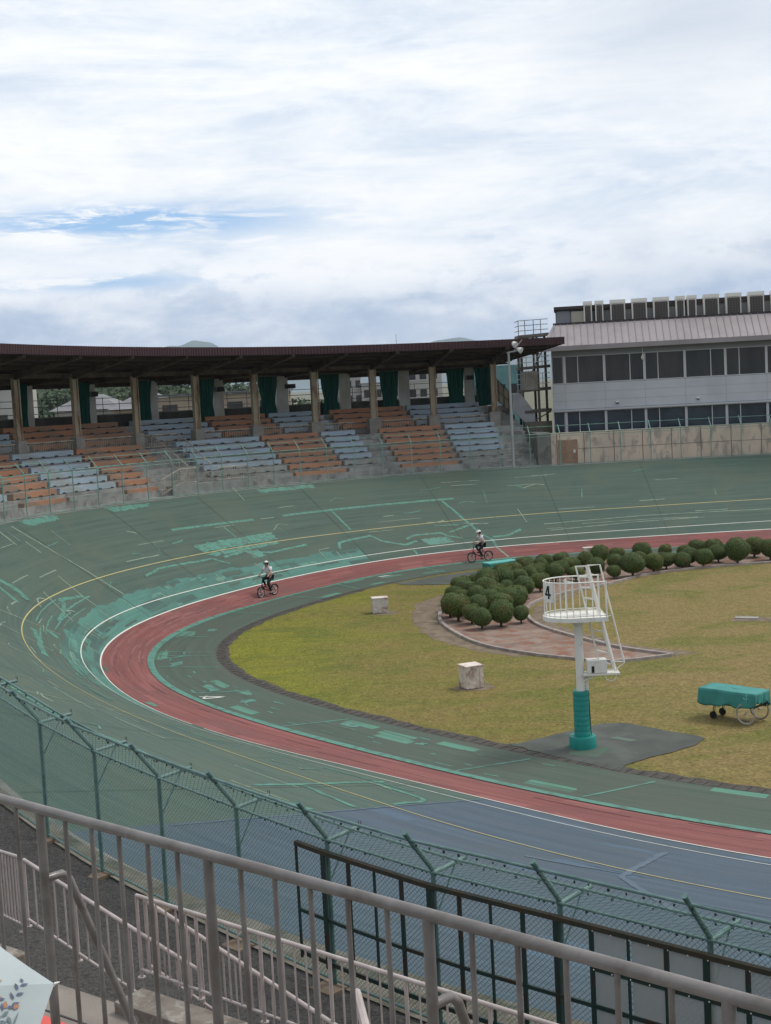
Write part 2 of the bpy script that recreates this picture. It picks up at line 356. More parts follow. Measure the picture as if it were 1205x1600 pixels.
def _cub(x):
    x = np.clip(x, U0, U1); i = np.clip(((x-U0)/3.).astype(int), 0, len(SP)-2); t = ((x-U0)/3.-i)[:, None]
    g = lambda j: SP[np.clip(j, 0, len(SP)-1)]
    p0, p1, p2, p3 = g(i-1), g(i), g(i+1), g(i+2)
    return .5*((2*p1)+(-p0+p2)*t+(2*p0-5*p1+4*p2-p3)*t*t+(-p0+3*p1-3*p2+p3)*t**3)
def pos(U, d, z=None, dz=0.):
    U = np.atleast_1d(np.asarray(U, float)); d = np.broadcast_to(np.asarray(d, float), U.shape)
    P = _cub(U); Q = _cub(U+.05)-_cub(U-.05); Q /= np.linalg.norm(Q, axis=1)[:, None]
    X_ = P+np.stack([Q[:, 1], -Q[:, 0]], -1)*d[:, None]
    if z is None:
        r, zr, t, zt = prof(U)
        z = np.where(d < 0, 0, np.where(d < r, zr*d/r, zr+(zt-zr)*(d-r)/(t-r)))
    return np.c_[X_, np.broadcast_to(z, U.shape)+dz]
def S1(u, e, rel):        # a point of the stand: e outwards of the track's top edge, rel above it
    _, _, t, zt = prof(np.array([u])); return tuple(pos(np.array([u]), t+e, zt+rel)[0])
def SR(us, e, rel):
    us = np.asarray(us, float); _, _, t, zt = prof(us); return pos(us, t+e, zt+rel)
def urange(a, b, st=.5): return np.linspace(a, b, max(2, int(math.ceil(abs(b-a)/st))+1))
def sheet(mb, us, dfs, dz=0.):
    P = []; UVs = []
    for df in dfs:
        d = df(us) if callable(df) else df
        p = pos(us, d, dz=dz); P.append([tuple(q) for q in p])
        UVs.append([(float(a), float(b)) for a, b in zip(us, np.broadcast_to(d, us.shape))])
    mb.grid(P, UVs)
def lerpd(k): return lambda us: prof(us)[0] + (prof(us)[2]-prof(us)[0])*k
UU = urange(U0, U1, .5)
mb = MB(); sheet(mb, UU, [-2.6, -1.7, -.8, -.05], .012); struct(mb, 'track_apron', m_green2, True)
mb = MB(); sheet(mb, UU, [-.05, lambda u: rin(u)*.5, lambda u: rin(u)-.05], .0135); struct(mb, 'track_apron', m_green2, True)
mb = MB(); sheet(mb, UU, [lambda u: 0*u+.0, lambda u: prof(u)[0]*.5, lambda u: prof(u)[0]], .0); struct(mb, 'red_lane', m_red, True)
ks = list(np.linspace(0, 1, 17)); UG = urange(U0, 75.1, .5); UB = urange(75.1, U1, .5)
mb = MB(); sheet(mb, UG, [lerpd(k) for k in ks]); struct(mb, 'track_banking', m_green, True)
mb = MB(); sheet(mb, UB, [lerpd(k) for k in ks]); struct(mb, 'blue_straight', m_blue, True)
mb = MB(); sheet(mb, UU, [lambda u: rin(u)-.27, lambda u: rin(u)], .020); struct(mb, 'inner_border_line', m_teal2, True)
# outer shoulder and skirt so the bank is a solid body
mb = MB(); P = [[tuple(q) for q in pos(UU, prof(UU)[2])], [tuple(q) for q in SR(UU, .28, .02)], [tuple(q) for q in SR(UU, .30, -7)]]
mb.grid(P); struct(mb, 'track_shoulder', m_concd)
# painted lines
def line(name, us, dcen, wd, m, dz=.012):
    mb = MB(); dc = dcen(us) if callable(dcen) else np.asarray(dcen)
    sheet(mb, us, [lambda u: dc-wd/2, lambda u: dc+wd/2], dz); o = struct(mb, name, m, True); return o
line('white_inner_line', UU, lambda u: prof(u)[0]+.01, .052, m_white_line)
def w2(u): return np.interp(u, [U0, 0, 14, 23, 32, 38, 43, 50, 57, 63, 70, 78, 84, 99], [2.36, 2.36, 2.26, 2.2, 2.25, 2.38, 2.52, 2.75, 2.78, 2.84, 2.66, 2.62, 3.0, 3.45])
def yl(u): return np.interp(u, [U0, 0, 14, 22, 30, 34, 40, 46.6, 50, 53, 57, 62, 66, 70, 76, 84, 99], [4.38, 4.36, 4.22, 4.12, 4.33, 4.4, 4.42, 4.52, 4.72, 4.95, 5.15, 5.15, 4.9, 4.98, 5.35, 5.95, 6.6])
line('white_outer_line', UU, lambda u: _sm(u, UU, w2(UU)), .036, m_white_line)
line('yellow_line', UU, lambda u: _sm(u, UU, yl(UU)), .042, m_yellow_line)
# repainted band beside the outer white line in the bend
bo = [(24.4, 2.9), (29.9, 2.95), (36.6, 3.17), (42.8, 3.2), (46.3, 3.25), (50.2, 3.4), (53.6, 3.56), (56, 3.5), (58, 3.0), (61, 2.4), (66, 2.15), (71, 2.0)]
ub = urange(24.4, 71, .25); bod = np.interp(ub, [a for a, _ in bo], [b for _, b in bo]) + .07*np.sin(ub*2.3)*np.sin(ub*5.1) + .05*np.sign(np.sin(ub*1.7))
bod = np.maximum(bod, prof(ub)[0]+.12)
mb = MB(); sheet(mb, ub, [lambda u: prof(u)[0]+.03, lambda u: prof(u)[0]+.03+(bod-prof(u)[0]-.03)*.5, lambda u: bod], .004); struct(mb, 'repainted_strip', m_band, True)
def strip(name, pts, wd, m, dz=.008, jag=.0):
    pts = np.array(pts, float); s = np.r_[0, np.cumsum(np.hypot(*np.diff(pts, axis=0).T))]
    n = max(3, int(s[-1]/.18)); q = np.linspace(0, s[-1], n)
    a = np.interp(q, s, pts[:, 0]); b = np.interp(q, s, pts[:, 1])
    T = np.gradient(np.c_[a, b], axis=0); T /= np.maximum(np.linalg.norm(T, axis=1), 1e-6)[:, None]
    nn = np.c_[-T[:, 1], T[:, 0]]; ww = wd*(1+.5*(rng.random(n)-.5)) if jag else np.full(n, wd)
    off = (rng.random(n)-.5)*wd*.35 if jag else 0
    mbx = MB(); A = np.c_[a, b]+nn*(ww/2+off)[:, None]; B = np.c_[a, b]-nn*(ww/2-off)[:, None]
    lo_ = .0; mbx.grid([[tuple(x) for x in pos(A[:, 0], A[:, 1], dz=dz)], [tuple(x) for x in pos(B[:, 0], B[:, 1], dz=dz)]],
                 [[tuple(x) for x in A], [tuple(x) for x in B]])
    return struct(mbx, name, m)
def patch(name, q, m, dz=.007, n=10):   # quad in (u, d) with ragged edge
    q = np.array(q, float); rows = []; uvs = []
    for i in range(n+1):
        a = q[0]+(q[3]-q[0])*i/n; b = q[1]+(q[2]-q[1])*i/n; row = []
        for j in range(n*2+1):
            p = a+(b-a)*j/(n*2)
            if i in (0, n): p = p+np.array([0, (rng.random()-.5)*.12])
            if j in (0, 2*n): p = p+np.array([(rng.random()-.5)*.2, 0])
            row.append(p)
        row = np.array(row); rows.append([tuple(x) for x in pos(row[:, 0], row[:, 1], dz=dz)]); uvs.append([tuple(x) for x in row])
    mbx = MB(); mbx.grid(rows, uvs); return struct(mbx, name, m)
P_ = 'repair_patch'; L_ = 'sealed_crack'
patch(P_, [(34.2, 5.05), (28.5, 5.0), (28.6, 4.45), (34.1, 4.45)], m_teal); patch(P_, [(34.1, 4.32), (28.7, 4.3), (28.8, 4.1), (33.6, 4.1)], m_teal)
patch(P_, [(26.7, 8.5), (23.5, 8.45), (23.6, 8.15), (26.5, 8.2)], m_teal2); patch(P_, [(36.7, 8.5), (33.7, 8.4), (33.9, 8.15), (36.3, 8.15)], m_teal)
patch(P_, [(31.4, 3.95), (30.6, 3.95), (30.4, 3.45), (31.3, 3.4)], m_teal2); patch(P_, [(42.2, 8.5), (39.8, 8.5), (39.9, 8.2), (42.0, 8.1)], m_teal2)
patch(P_, [(20.4, 2.9), (18.9, 2.9), (18.7, 2.35), (20.2, 2.35)], m_teal2)
patch(P_, [(57.5, -1.3), (56.2, -1.2), (56.3, -.9), (57.4, -.9)], m_teal2, .018, 3)
for q in ([(51.6, -1.2), (50.9, -1.2), (51.1, -.7), (51.8, -.7)], [(49.5, -1.4), (49.8, -.6), (49.95, -.6), (49.7, -1.4)], [(66, -1.9), (65.3, -1.9), (65.3, -1.6), (66, -1.6)],
          [(60.2, -1.5), (59.7, -1.5), (59.7, -1.0), (60.2, -1.0)], [(43.5, -1.6), (42.8, -1.6), (42.8, -1.2), (43.5, -1.2)], [(69.5, -1.7), (69.2, -1.7), (69.2, -1.5), (69.5, -1.5)]):
    patch(P_, q, m_teal2, .018, 3)
strip('painted_bar', [(34.3, 6.3), (28.65, 6.15)], .16, m_teal); strip('painted_bar', [(26.76, 6.14), (17.3, 6.13)], .16, m_teal)
strip(L_, [(30.96, 6.1), (30.93, 5.09)], .09, m_teal2, .009); strip(L_, [(23.84, 6.0), (23.81, 4.34)], .13, m_teal, .009)
strip(L_, [(17.94, 6.0), (17.32, 4.0), (16.97, 2.81), (16.5, 2.4), (16.5, 1.75)], .15, m_teal, .009, 1)
strip(L_, [(16.5, 1.6), (16.3, .2)], .11, m_pale_line, .006, 1); strip(L_, [(16.3, -.2), (16.24, -2.25)], .10, m_teal2, .02)
for pts, wd in (([(18.59, 3.22), (17.05, 3.79)], .12), ([(16.4, 2.5), (15.55, 2.52), (14.62, 2.97)], .16), ([(25.5, 3.04), (25.17, 3.47), (23.0, 3.68), (22.66, 3.1), (21.5, 2.6), (20.7, 2.8)], .14),
                ([(21.2, 3.05), (20.65, 3.28), (19.1, 3.25), (18.9, 2.95), (18.1, 2.66)], .13), ([(21.3, 2.15), (21.3, 1.75)], .12), ([(39.4, 3.84), (38.0, 4.07), (34.0, 3.94), (33.3, 3.4)], .12),
                ([(33.2, 3.9), (31.5, 4.0), (30, 3.6), (27.2, 3.7)], .14), ([(48.9, 3.76), (47.6, 3.8), (46.5, 4.1), (46.6, 4.32), (44.8, 3.95)], .15), ([(51.8, 4.47), (53.2, 4.3), (55.6, 4.5)], .22), ([(50.9, 3.99), (51.2, 3.56)], .3),
                ([(48.2, 6.2), (48.1, 5.7), (48.5, 5.0)], .3), ([(48.9, 6.1), (49.4, 5.2)], .2), ([(72.84, 7.3), (72.85, 6.0), (72.7, 4.16), (72.67, 2.9)], .16), ([(73.04, 5.9), (75.0, 6.33)], .12),
                ([(72.9, 3.4), (74.7, 3.7), (74.9, 4.0), (74.9, 4.6), (74.95, 5.1)], .13), ([(63.1, 8.4), (66.3, 8.5), (69.1, 8.18), (71.5, 8.2), (74.9, 7.6)], .14)):
    strip(L_, pts, wd, m_teal, .009, 1)
for pts, wd in (([(43.0, 8.3), (42.4, 5.0), (42.2, 3.3)], .08), ([(44.4, 5.25), (44.75, 4.0), (44.86, 3.3)], .06), ([(46.7, 4.89), (47.9, 3.37)], .06), ([(51.6, 5.65), (50.5, 3.5)], .06),
                ([(53.6, 5.7), (53.8, 4.4), (54.5, 3.1)], .06), ([(56.8, 6.2), (57, 5.1), (59, 4.4), (59, 3.5)], .06), ([(63.8, 8.5), (63.8, 7.3), (63.8, 4.4), (63.9, 3.1)], .06),
                ([(13.2, 3.28), (7.3, 3.48), (-.9, 3.45)], .05), ([(13.0, 2.7), (7.5, 2.97), (3.4, 3.03)], .05), ([(11, 3.1), (6, 3.15)], .04), 
                ([(75.1, 2.0), (75.1, 4.5), (75.15, 7.3), (75.2, 11.7)], .07), ([(80.5, 3.4), (80.8, 6.3), (82.5, 8.2)], .14), ([(80.9, 6.0), (79.0, 6.4)], .10)):
    strip(L_, pts, wd, m_pale_line if pts[0][0] < 75 else mat('blue_scar', (.095, .128, .165), .8, (.075, .105, .140), 2.), .010, 1)
for pts in ([(48.2, -.19), (49.2, -2.5)], [(49.1, -.19), (50.1, -2.5)], [(51.5, -.19), (53.0, -2.37)], [(57.25, -.19), (58.4, -2.02)], [(38.1, -.19), (38.3, -2.32)], [(64.1, -.19), (65.0, -2.2)], [(28.9, -.19), (29.9, -2.5)],
            [(33.1, -.19), (33.3, -2.5)], [(72.2, -.19), (73.1, -2.29)], [(76.5, -.19), (77.4, -2.3)], [(44.5, -.3), (45.0, -1.8)], [(22.0, -.2), (22.3, -2.4)]):
    strip('cross_bar', pts, .10, m_teal2, .020)
# rows of short scuffs on the apron and on the blue straight
for k in range(60):
    u = rng.uniform(46, 74); d = rng.uniform(-2.1, -.3); strip('apron_scuff', [(u, d), (u+rng.uniform(.15, .7), d+rng.uniform(-.05, .05))], rng.uniform(.03, .09), m_teal2, .019) if k % 2 else None
for k in range(34):
    u = rng.uniform(77, 96); d = rng.uniform(3.2, 12); strip('surface_scar', [(u, d), (u+rng.uniform(.6, 3.5), d+rng.uniform(-.1, .1))], rng.uniform(.03, .07), MATS['blue_scar'], .006, 1)
for k in range(46):
    u = rng.uniform(0, 75); d = rng.uniform(2.6, 8); strip('surface_scar', [(u, d), (u+rng.uniform(.5, 2.6), d+rng.uniform(-.06, .06))], rng.uniform(.025, .06), m_pale_line, .005, 1) if d < prof(np.array([u]))[2][0]-.6 else None
for k in range(26):
    u = rng.uniform(44, 72); d = rng.uniform(2.7, 4.5); strip('pale_scar', [(u, d), (u+rng.uniform(1, 4), d+rng.uniform(-.1, .1))], rng.uniform(.03, .07), m_teal2, .011, 1)
m_pink = mat('red_scuff', (.23, .105, .095), .8, (.20, .07, .065), 3.); m_dred = mat('red_dark_scuff', (.105, .045, .043), .8, (.17, .055, .05), 3.)
for k in range(110):
    u = rng.uniform(2, 88) if k % 2 else rng.uniform(34, 60); d = rng.uniform(.12, 1.65); ln = rng.uniform(.4, 3.2)
    strip('lane_scuff', [(u, d), (u+ln/2, d+rng.uniform(-.04, .04)), (u+ln, d+rng.uniform(-.06, .06))], rng.uniform(.03, .10), m_pink if k % 3 else m_dred, .006+.0004*(k % 5), 1)
for k in range(70):
    u = rng.uniform(24.5, 66); d = rng.uniform(1.85, 3.2); 
    if d > np.interp(u, [a for a, _ in bo], [b for _, b in bo])-.1: continue
    if k % 3: strip('band_scuff', [(u, d), (u+rng.uniform(.3, 1.8), d+rng.uniform(-.04, .04))], rng.uniform(.06, .22), m_teal2 if k % 2 else m_green, .0085+.0005*(k % 4), 1)
    else: strip('band_joint', [(u, max(d, 2.3)), (u+rng.uniform(-.1, .1), min(d+.8, 3.1))], .05, m_pale_line, .0125)
for k in range(60):
    u = rng.uniform(2, 74); d = rng.uniform(3.2, 8.2)
    if d > prof(np.array([u]))[2][0]-.8: continue
    a_ = rng.uniform(.4, 1.5); strip('sealed_crack', [(u, d), (u+a_*.4, d+rng.uniform(-.15, .25)), (u+a_, d+rng.uniform(-.3, .3))] if k % 3 else [(u, d), (u+rng.uniform(-.2, .2), d+rng.uniform(.5, 1.3))], rng.uniform(.03, .08), m_teal2 if k % 2 else m_pale_line, .0135, 1)
for u in np.arange(6, 75, 6.1):
    strip('pour_joint', [(u, prof(np.array([u]))[0][0]+.1), (u, prof(np.array([u]))[2][0]-.1)], .022, mat('joint_dark', (.050, .076, .062), .9), .0145)
# painted figure 4 on the apron
def udpoly(name, polys, m, dz):
    mbx = MB()
    for pl in polys:
        a = np.array(pl); mbx.poly([tuple(x) for x in pos(a[:, 0], a[:, 1], dz=dz)])
    return struct(mbx, name, m)
udpoly('painted_number', [[(58.02, -.02-.2), (58.12, -.25), (58.80, -.92), (58.70, -.98)], [(58.42, -.22), (58.52, -.20), (58.80, -.92), (58.72, -.98)], [(58.40, -.20), (58.10, -.46), (58.16, -.52), (58.50, -.24)]], m_white_line, .021)
udpoly('painted_mark', [[(25.9, -.35), (25.3, -.45), (24.9, -.7), (25.7, -.6)]], m_white_line, .021)
# infield
ui = urange(U0, U1, 1.0); inner = pos(ui, -2.55, 0)
mb = MB(); mb.poly([tuple(p) for p in inner]); lawn = struct(mb, 'infield_lawn', m_lawn)
bm = bmesh.new(); bm.from_mesh(lawn.data); bmesh.ops.triangulate(bm, faces=bm.faces); bm.to_mesh(lawn.data); bm.free()
mb = MB(); jg = 3.1+.10*np.sin(UU*3.3)*np.sin(UU*7.7)+.05*rng.random(len(UU)); jg = np.where(UU < 30, 2.9, jg)
mb.grid([[tuple(p) for p in pos(UU, -2.60, .016)], [tuple(p) for p in pos(UU, -jg, .006)]]); struct(mb, 'stone_gutter', m_gut)
# joints between gutter stones
mb = MB()
for u in np.arange(30, 82, .42):
    p = pos(np.array([u, u]), np.array([-2.62, -2.98]), .02); mb.bar(p[0], p[1], .018, .008)
struct(mb, 'gutter_joints', mat('joint', (.04, .036, .032), .9))
g = MB(); g.poly([(-9000, -3000, -.35), (9000, -3000, -.35), (9000, 14000, -.35), (-9000, 14000, -.35)]); struct(g, 'ground', m_ground)

def flat(name, pts, z, m, jag=0., wob=0):
    q = []; n = len(pts)
    for i in range(n):
        a = np.array(pts[i]); b = np.array(pts[(i+1) % n]); k = max(1, int(np.hypot(*(b-a))/.3)) if jag else 1
        for j in range(k):
            p = a+(b-a)*j/k
            if jag: p = p+(rng.random(2)-.5)*jag
            q.append((p[0], p[1], z))
    mbx = MB(); mbx.poly(q); o = struct(mbx, name, m)
    bm = bmesh.new(); bm.from_mesh(o.data); bmesh.ops.triangulate(bm, faces=bm.faces); bm.to_mesh(o.data); bm.free(); return o
kerbA = [(2.83,67.63),(2.28,64.37),(2.26,61.41),(2.96,57.91),(3.8,55.67),(5.26,53.66),(6.82,52.23),(7.53,51.67),(8.57,51.39),(10.48,51.98)]
kerbB = [(10.48,51.98),(8.8,53.99),(7.52,56.58),(6.4,59.5),(6.11,62.25),(6.37,64.69),(7.23,66.73),(9.02,68.81),(11.01,70.52),(13.68,73.32),(17.18,74.76),(20.61,75.24),(30,76.2)]
bedback = [(30, 81.2), (22.46, 80.9), (14.64, 80.2), (10.58, 78.3), (6.31, 75.0), (3.6, 70.74)]
flat('planting_bed', kerbA+kerbB[1:]+bedback, .010, m_soil)
flat('worn_ring', [(3.0,70.5),(1.2,67.5),(.9,63.5),(1.3,60),(2.1,57),(3.4,54.9),(4.8,53.3),(5.2,53.5),(3.8,55.7),(3.0,58),(2.3,61.4),(2.3,64.4),(2.9,67.6),(3.5,70.5)], .006, m_worn, .25)
flat('worn_ring', [(10.5,52.0),(8.9,54.2),(7.7,56.7),(6.6,59.6),(6.3,62.2),(6.6,64.5),(7.4,66.5),(9.1,68.6),(9.4,68.3),(7.9,66.1),(7.1,64.3),(6.8,62.2),(7.2,59.6),(8.2,56.9),(9.3,54.4),(11.6,52.3)], .006, m_worn, .16)
def smooth_path(pts, n=8):
    pts = [Vector((*p, 0)) for p in pts]; out = []
    for i in range(len(pts)-1):
        p0, p1, p2, p3 = pts[max(i-1, 0)], pts[i], pts[i+1], pts[min(i+2, len(pts)-1)]
        for k in range(n):
            t = k/n; out.append(.5*((2*p1)+(p2-p0)*t+(2*p0-5*p1+4*p2-p3)*t*t+(3*p1-p0-3*p2+p3)*t**3))
    out.append(pts[-1]); return out
for nm, pts in (('bed_kerb', kerbA), ('bed_kerb', kerbB)):
    sp = smooth_path(pts); mb = MB(); rows = [[], [], [], []]
    for i, p in enumerate(sp):
        d = (sp[min(i+1, len(sp)-1)]-sp[max(i-1, 0)]).normalized(); nn = Vector((-d.y, d.x, 0))
        for k, (o, z) in enumerate(((-.09, 0.), (-.08, .11), (.08, .11), (.09, 0.))): q = p+nn*o; rows[k].append((q.x, q.y, z))
    mb.grid(rows); struct(mb, nm, m_kerb)
flat('asphalt_pad', [(3.2,40.5),(3.55,40.5),(4.9,41.4),(6.25,42.24),(7.0,42.24),(8.94,39.97),(8.5,39.3),(6.17,37.62),(5.93,37.05),(4.6,38.6)], .020, m_dpatch, .10)
flat('pad_lid', [(6.21,40.54),(6.47,40.63),(6.96,40.08),(6.73,39.98)], .026, mat('faded_green', (.10, .14, .11), .9))
flat('pad_stain', [(4.8,38.9),(5.5,38.5),(6.1,39.3),(5.6,40.1),(4.9,39.8)], .024, mat('green_stain', (.06, .11, .075), .9, (.075, .09, .075), 3.), .12)
flat('asphalt_pad', [(.3,74.9),(1.2,75.7),(3.3,77.3),(4.9,78.1),(5.6,77.6),(5.0,73.0),(1.0,74.1)], .020, m_dpatch, .10)
flat('worn_patch', [(1.9,48.3),(2.3,47.8),(3.1,47.8),(3.6,48.4),(3.2,49.1),(2.3,49.1)], .005, m_worn, .2)
flat('worn_patch', [(-1.1,65.2),(-.6,64.8),(.3,65.0),(.5,65.6),(-.2,66.1)], .005, m_worn, .2)
flat('worn_patch', [(14.2,58.6),(15.9,58.0),(16.1,59.0),(14.8,59.8)], .005, m_worn, .2)
mh = MB(); mh.prism([(14.55,59.0),(15.45,58.65),(15.6,59.05),(14.7,59.4)], 0, .05)
tag(mh.build('manhole_cover', m_conc), 'pale rectangular drain cover set flush in the grass beyond the tower', 'drain cover')

# ------------------------------------------------------------------ clipped bushes
def crown_mesh(seed, n=4200):
    r_ = random.Random(seed); bumps = [(Vector((r_.uniform(-1, 1), r_.uniform(-1, 1), r_.uniform(-.7, 1))).normalized(), r_.uniform(.05, .16)) for _ in range(12)]
    def rad(d):
        r = .88
        for b, a in bumps: r += a*max(0, d.dot(b)-.72)/.28
        return r
    mb = MB()
    for i in range(n):
        z = 1-2*(i+.5)/n; th = i*2.39996; s = math.sqrt(1-z*z); d = Vector((s*math.cos(th), s*math.sin(th), z))
        d = (d+Vector((r_.gauss(0, .05), r_.gauss(0, .05), r_.gauss(0, .05)))).normalized(); r = rad(d)*r_.uniform(.93, 1.03)
        p = Vector((d.x*.5*r, d.y*.5*r, d.z*.47*r)); sz = r_.uniform(.014, .028)
        nn = (d+Vector((r_.gauss(0, .36), r_.gauss(0, .36), r_.gauss(0, .36)))).normalized()
        a = nn.orthogonal().normalized(); a = (Matrix.Rotation(r_.uniform(0, 6.28), 3, nn) @ a); b = nn.cross(a)
        mb.add([p-a*sz, p+b*sz*.6, p+a*sz*1.2, p-b*sz*.6], [(0, 1, 2, 3)])
    me = bpy.data.meshes.new('crown'); me.from_pydata(mb.v, [], mb.f); me.materials.append(m_leaf)
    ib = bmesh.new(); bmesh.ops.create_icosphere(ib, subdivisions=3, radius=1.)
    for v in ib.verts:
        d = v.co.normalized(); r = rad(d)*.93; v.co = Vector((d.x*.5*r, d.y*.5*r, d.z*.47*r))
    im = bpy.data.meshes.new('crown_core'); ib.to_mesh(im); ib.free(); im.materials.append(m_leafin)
    return me, im
CR = [crown_mesh(s) for s in range(6)]
tm = MB(); tm.tube([(0, 0, -.05), (.02, .01, .12), (-.01, .02, .30)], .05, 8, rs=[.075, .05, .045])
tm.tube([(0, .01, .16), (.10, .04, .34)], .03, 6, rs=[.035, .02]); tm.tube([(0, .01, .16), (-.09, -.05, .34)], .03, 6, rs=[.035, .02])
tme = bpy.data.meshes.new('trunk'); tme.from_pydata(tm.v, [], tm.f); tme.materials.append(m_bark)
BUSH = [(3.9,59.7,.82),(4.75,60.1,1.02),(5.65,60.7,.68),(3.55,61.1,.76),(3.0,62.0,.99),(2.9,64.9,.83),(3.1,66.8,.78),(4.1,65.9,.84),(4.7,64.5,.96),(4.9,63.0,.95),(5.6,63.7,1.02),(5.9,65.4,.85),(6.5,67.6,.94),(5.7,68.0,.72),(4.6,67.2,1.0),(3.7,68.2,.87),(3.6,69.7,.81),(2.7,63.2,.8),(4.8,69.2,1.03),(5.7,69.8,1.05),(6.5,69.0,.74),(6.5,71.0,.91),(5.2,73.4,.71),(5.9,72.3,.92),(7.2,71.6,.8),(4.4,71.3,.72),(6.6,73.6,.93),(7.7,72.6,.9),(7.5,69.4,.8),(7.3,75.1,.88),(8.2,75.4,.8),(8.6,72.4,.93),(9.1,73.9,.87),(8.6,77.0,.82),(9.6,77.4,.82),(9.8,75.4,.8),(10.8,76.6,.82),(10.9,73.7,.9),(11.7,77.6,.95),(9.7,72.4,.76),(12.3,75.8,.73),(11.7,72.6,.58),(12.75,72.9,1.08),(13.5,75.3,.8),(14.2,77.9,1.0),(14.0,73.9,.96),(14.9,75.0,.8),(15.8,79.6,.7),(16.7,78.6,.7),(15.7,74.7,.78),(16.3,75.7,.87),(17.6,79.4,.84),(16.9,74.9,.82),(18.2,78.1,.9),(18.1,76.6,.85),(18.9,75.6,1.13),(20.0,80.1,.77),(20.4,77.9,.99),(20.9,76.3,.95),(12.9,78.8,.75),(4.0,62.9,.85),(3.4,66.0,.7),(5.1,66.2,.8),(4.2,64.2,.75),(22.2,76.9,1.0),(22.4,79.5,.9)]
def ordinal(k):
    return ['first','second','third','fourth','fifth','sixth','seventh','eighth','ninth','tenth','eleventh','twelfth','thirteenth','fourteenth','fifteenth','sixteenth','seventeenth','eighteenth','nineteenth','twentieth'][k]
bl = []
for i, (x, y, wd) in enumerate(BUSH):
    seg = 'clump behind the tower' if x < 8 else 'far bed row'
    bl.append((seg, x, y, wd))
rank = {}
for seg in set(b[0] for b in bl):
    ids = [i for i, b in enumerate(bl) if b[0] == seg]
    ids.sort(key=lambda i: bl[i][2])             # nearest first
    for lo in range(0, len(ids), 6):
        row = sorted(ids[lo:lo+6], key=lambda i: bl[i][1]/bl[i][2])
        for k, i in enumerate(row): rank[i] = (lo//6, k, len(row))
for i, (seg, x, y, wd) in enumerate(bl):
    ro, k, n = rank[i]; size = 'small' if wd < .8 else ('large' if wd > .98 else 'rounded')
    rown = ['front', 'second', 'third', 'fourth', 'fifth', 'sixth', 'seventh', 'eighth'][ro]
    lab = '%s clipped bush, %s from left, %s rank of the %s' % (size, ordinal(k), rown, seg)
    t = thing('clipped_bush', (x, y, 0), lab, 'bush', 'clipped bushes in the planting bed', random.uniform(0, 6.28))
    s = wd*1.22; cm, im = CR[i % 6]
    h = random.uniform(.84, 1.02)
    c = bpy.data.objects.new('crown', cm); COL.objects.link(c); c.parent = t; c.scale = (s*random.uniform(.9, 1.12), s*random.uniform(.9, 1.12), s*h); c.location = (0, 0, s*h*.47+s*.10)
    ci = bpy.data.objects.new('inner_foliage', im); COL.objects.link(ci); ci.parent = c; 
    tk = bpy.data.objects.new('trunk', tme); COL.objects.link(tk); tk.parent = t; tk.scale = (s*.9, s*.9, s)
# ------------------------------------------------------------------ grandstand on the far bend
def sweep(mb, us, sec, close=False):
    rows = [[tuple(p) for p in SR(us, e, r)] for e, r in sec]
    mb.grid(rows); n = len(us)
    return mb
stand = wthing('grandstand', S1(25, 5, -4.5), 'long curved open grandstand with maroon edged roof and painted bench tiers', 'grandstand')
us = urange(12.05, 48, .5)
E0, ROW, RISE, WH = .95, .585, .3643, .08
sec = [(.6, -6), (.6, WH), (E0, WH)]
for i in range(7): sec += [(E0+ROW*i, WH+RISE*(i+1)), (E0+ROW*(i+1), WH+RISE*(i+1))]
for i in range(4): sec += [(6.1+.7*i, 2.63+.34*i), (6.1+.7*i, 2.63+.34*(i+1))]
sec += [(9.3, 3.99), (9.3, -6)]
mb = MB(); sweep(mb, us, sec)
for u in (12.05, 48):
    pts = [S1(u, e, r) for e, r in sec]; mb.poly(pts)
mb.build('seating_terraces', mat('tier_concrete', (.36, .35, .33), .9, (.24, .235, .22), 1.1, bump=.15, bscale=18, col3=(.16, .15, .14), scale3=1.3), stand)
def cbox(mb, u0, u1, e0, e1, r0, r1, st=.6):      # curved box following the stand
    q = urange(u0, u1, st); a = SR(q, e0, r0); b = SR(q, e1, r0); c = SR(q, e1, r1); d = SR(q, e0, r1); n = len(q)
    vs = [tuple(p) for blk in (a, b, c, d) for p in blk]; fs = []
    for k in range(4):
        for i in range(n-1): fs.append((k*n+i, k*n+i+1, ((k+1) % 4)*n+i+1, ((k+1) % 4)*n+i))
    fs += [(0, n, 2*n, 3*n), (n-1, 4*n-1, 3*n-1, 2*n-1)]
    mb.add(vs, fs); return mb
COLU = [44.0, 40.5, 36.95, 33.5, 30.0, 26.7, 23.85, 21.2, 18.8, 16.3, 13.5]
for u in COLU:
    mb = MB(); cbox(mb, u-.11, u+.11, 4.9, 5.12, 3.6, 7.05); cc = mb.build('column', m_column, stand)
    mb = MB(); p = S1(u-.13, 4.84, 3.6); q = S1(u-.13, 4.84, 7.2); mb.tube([p, q], .045, 6); mb.build('downpipe', m_column, cc)
    mb = MB(); cbox(mb, u-.25, u+.25, 4.72, 5.22, 2.6, 3.62); mb.build('pier', m_conc, stand)
    mb = MB(); w_ = .09
    for e0, t0, b0, e1, t1, b1 in ((.45, 7.93, 7.78, 5.0, 7.33, 6.85), (5.0, 7.33, 6.85, 9.4, 6.78, 6.6)):
        mb.hexa([S1(u-w_, e0, b0), S1(u+w_, e0, b0), S1(u+w_, e1, b1), S1(u-w_, e1, b1)], [S1(u-w_, e0, t0), S1(u+w_, e0, t0), S1(u+w_, e1, t1), S1(u-w_, e1, t1)])
    mb.build('roof_beam', m_steelr, stand)
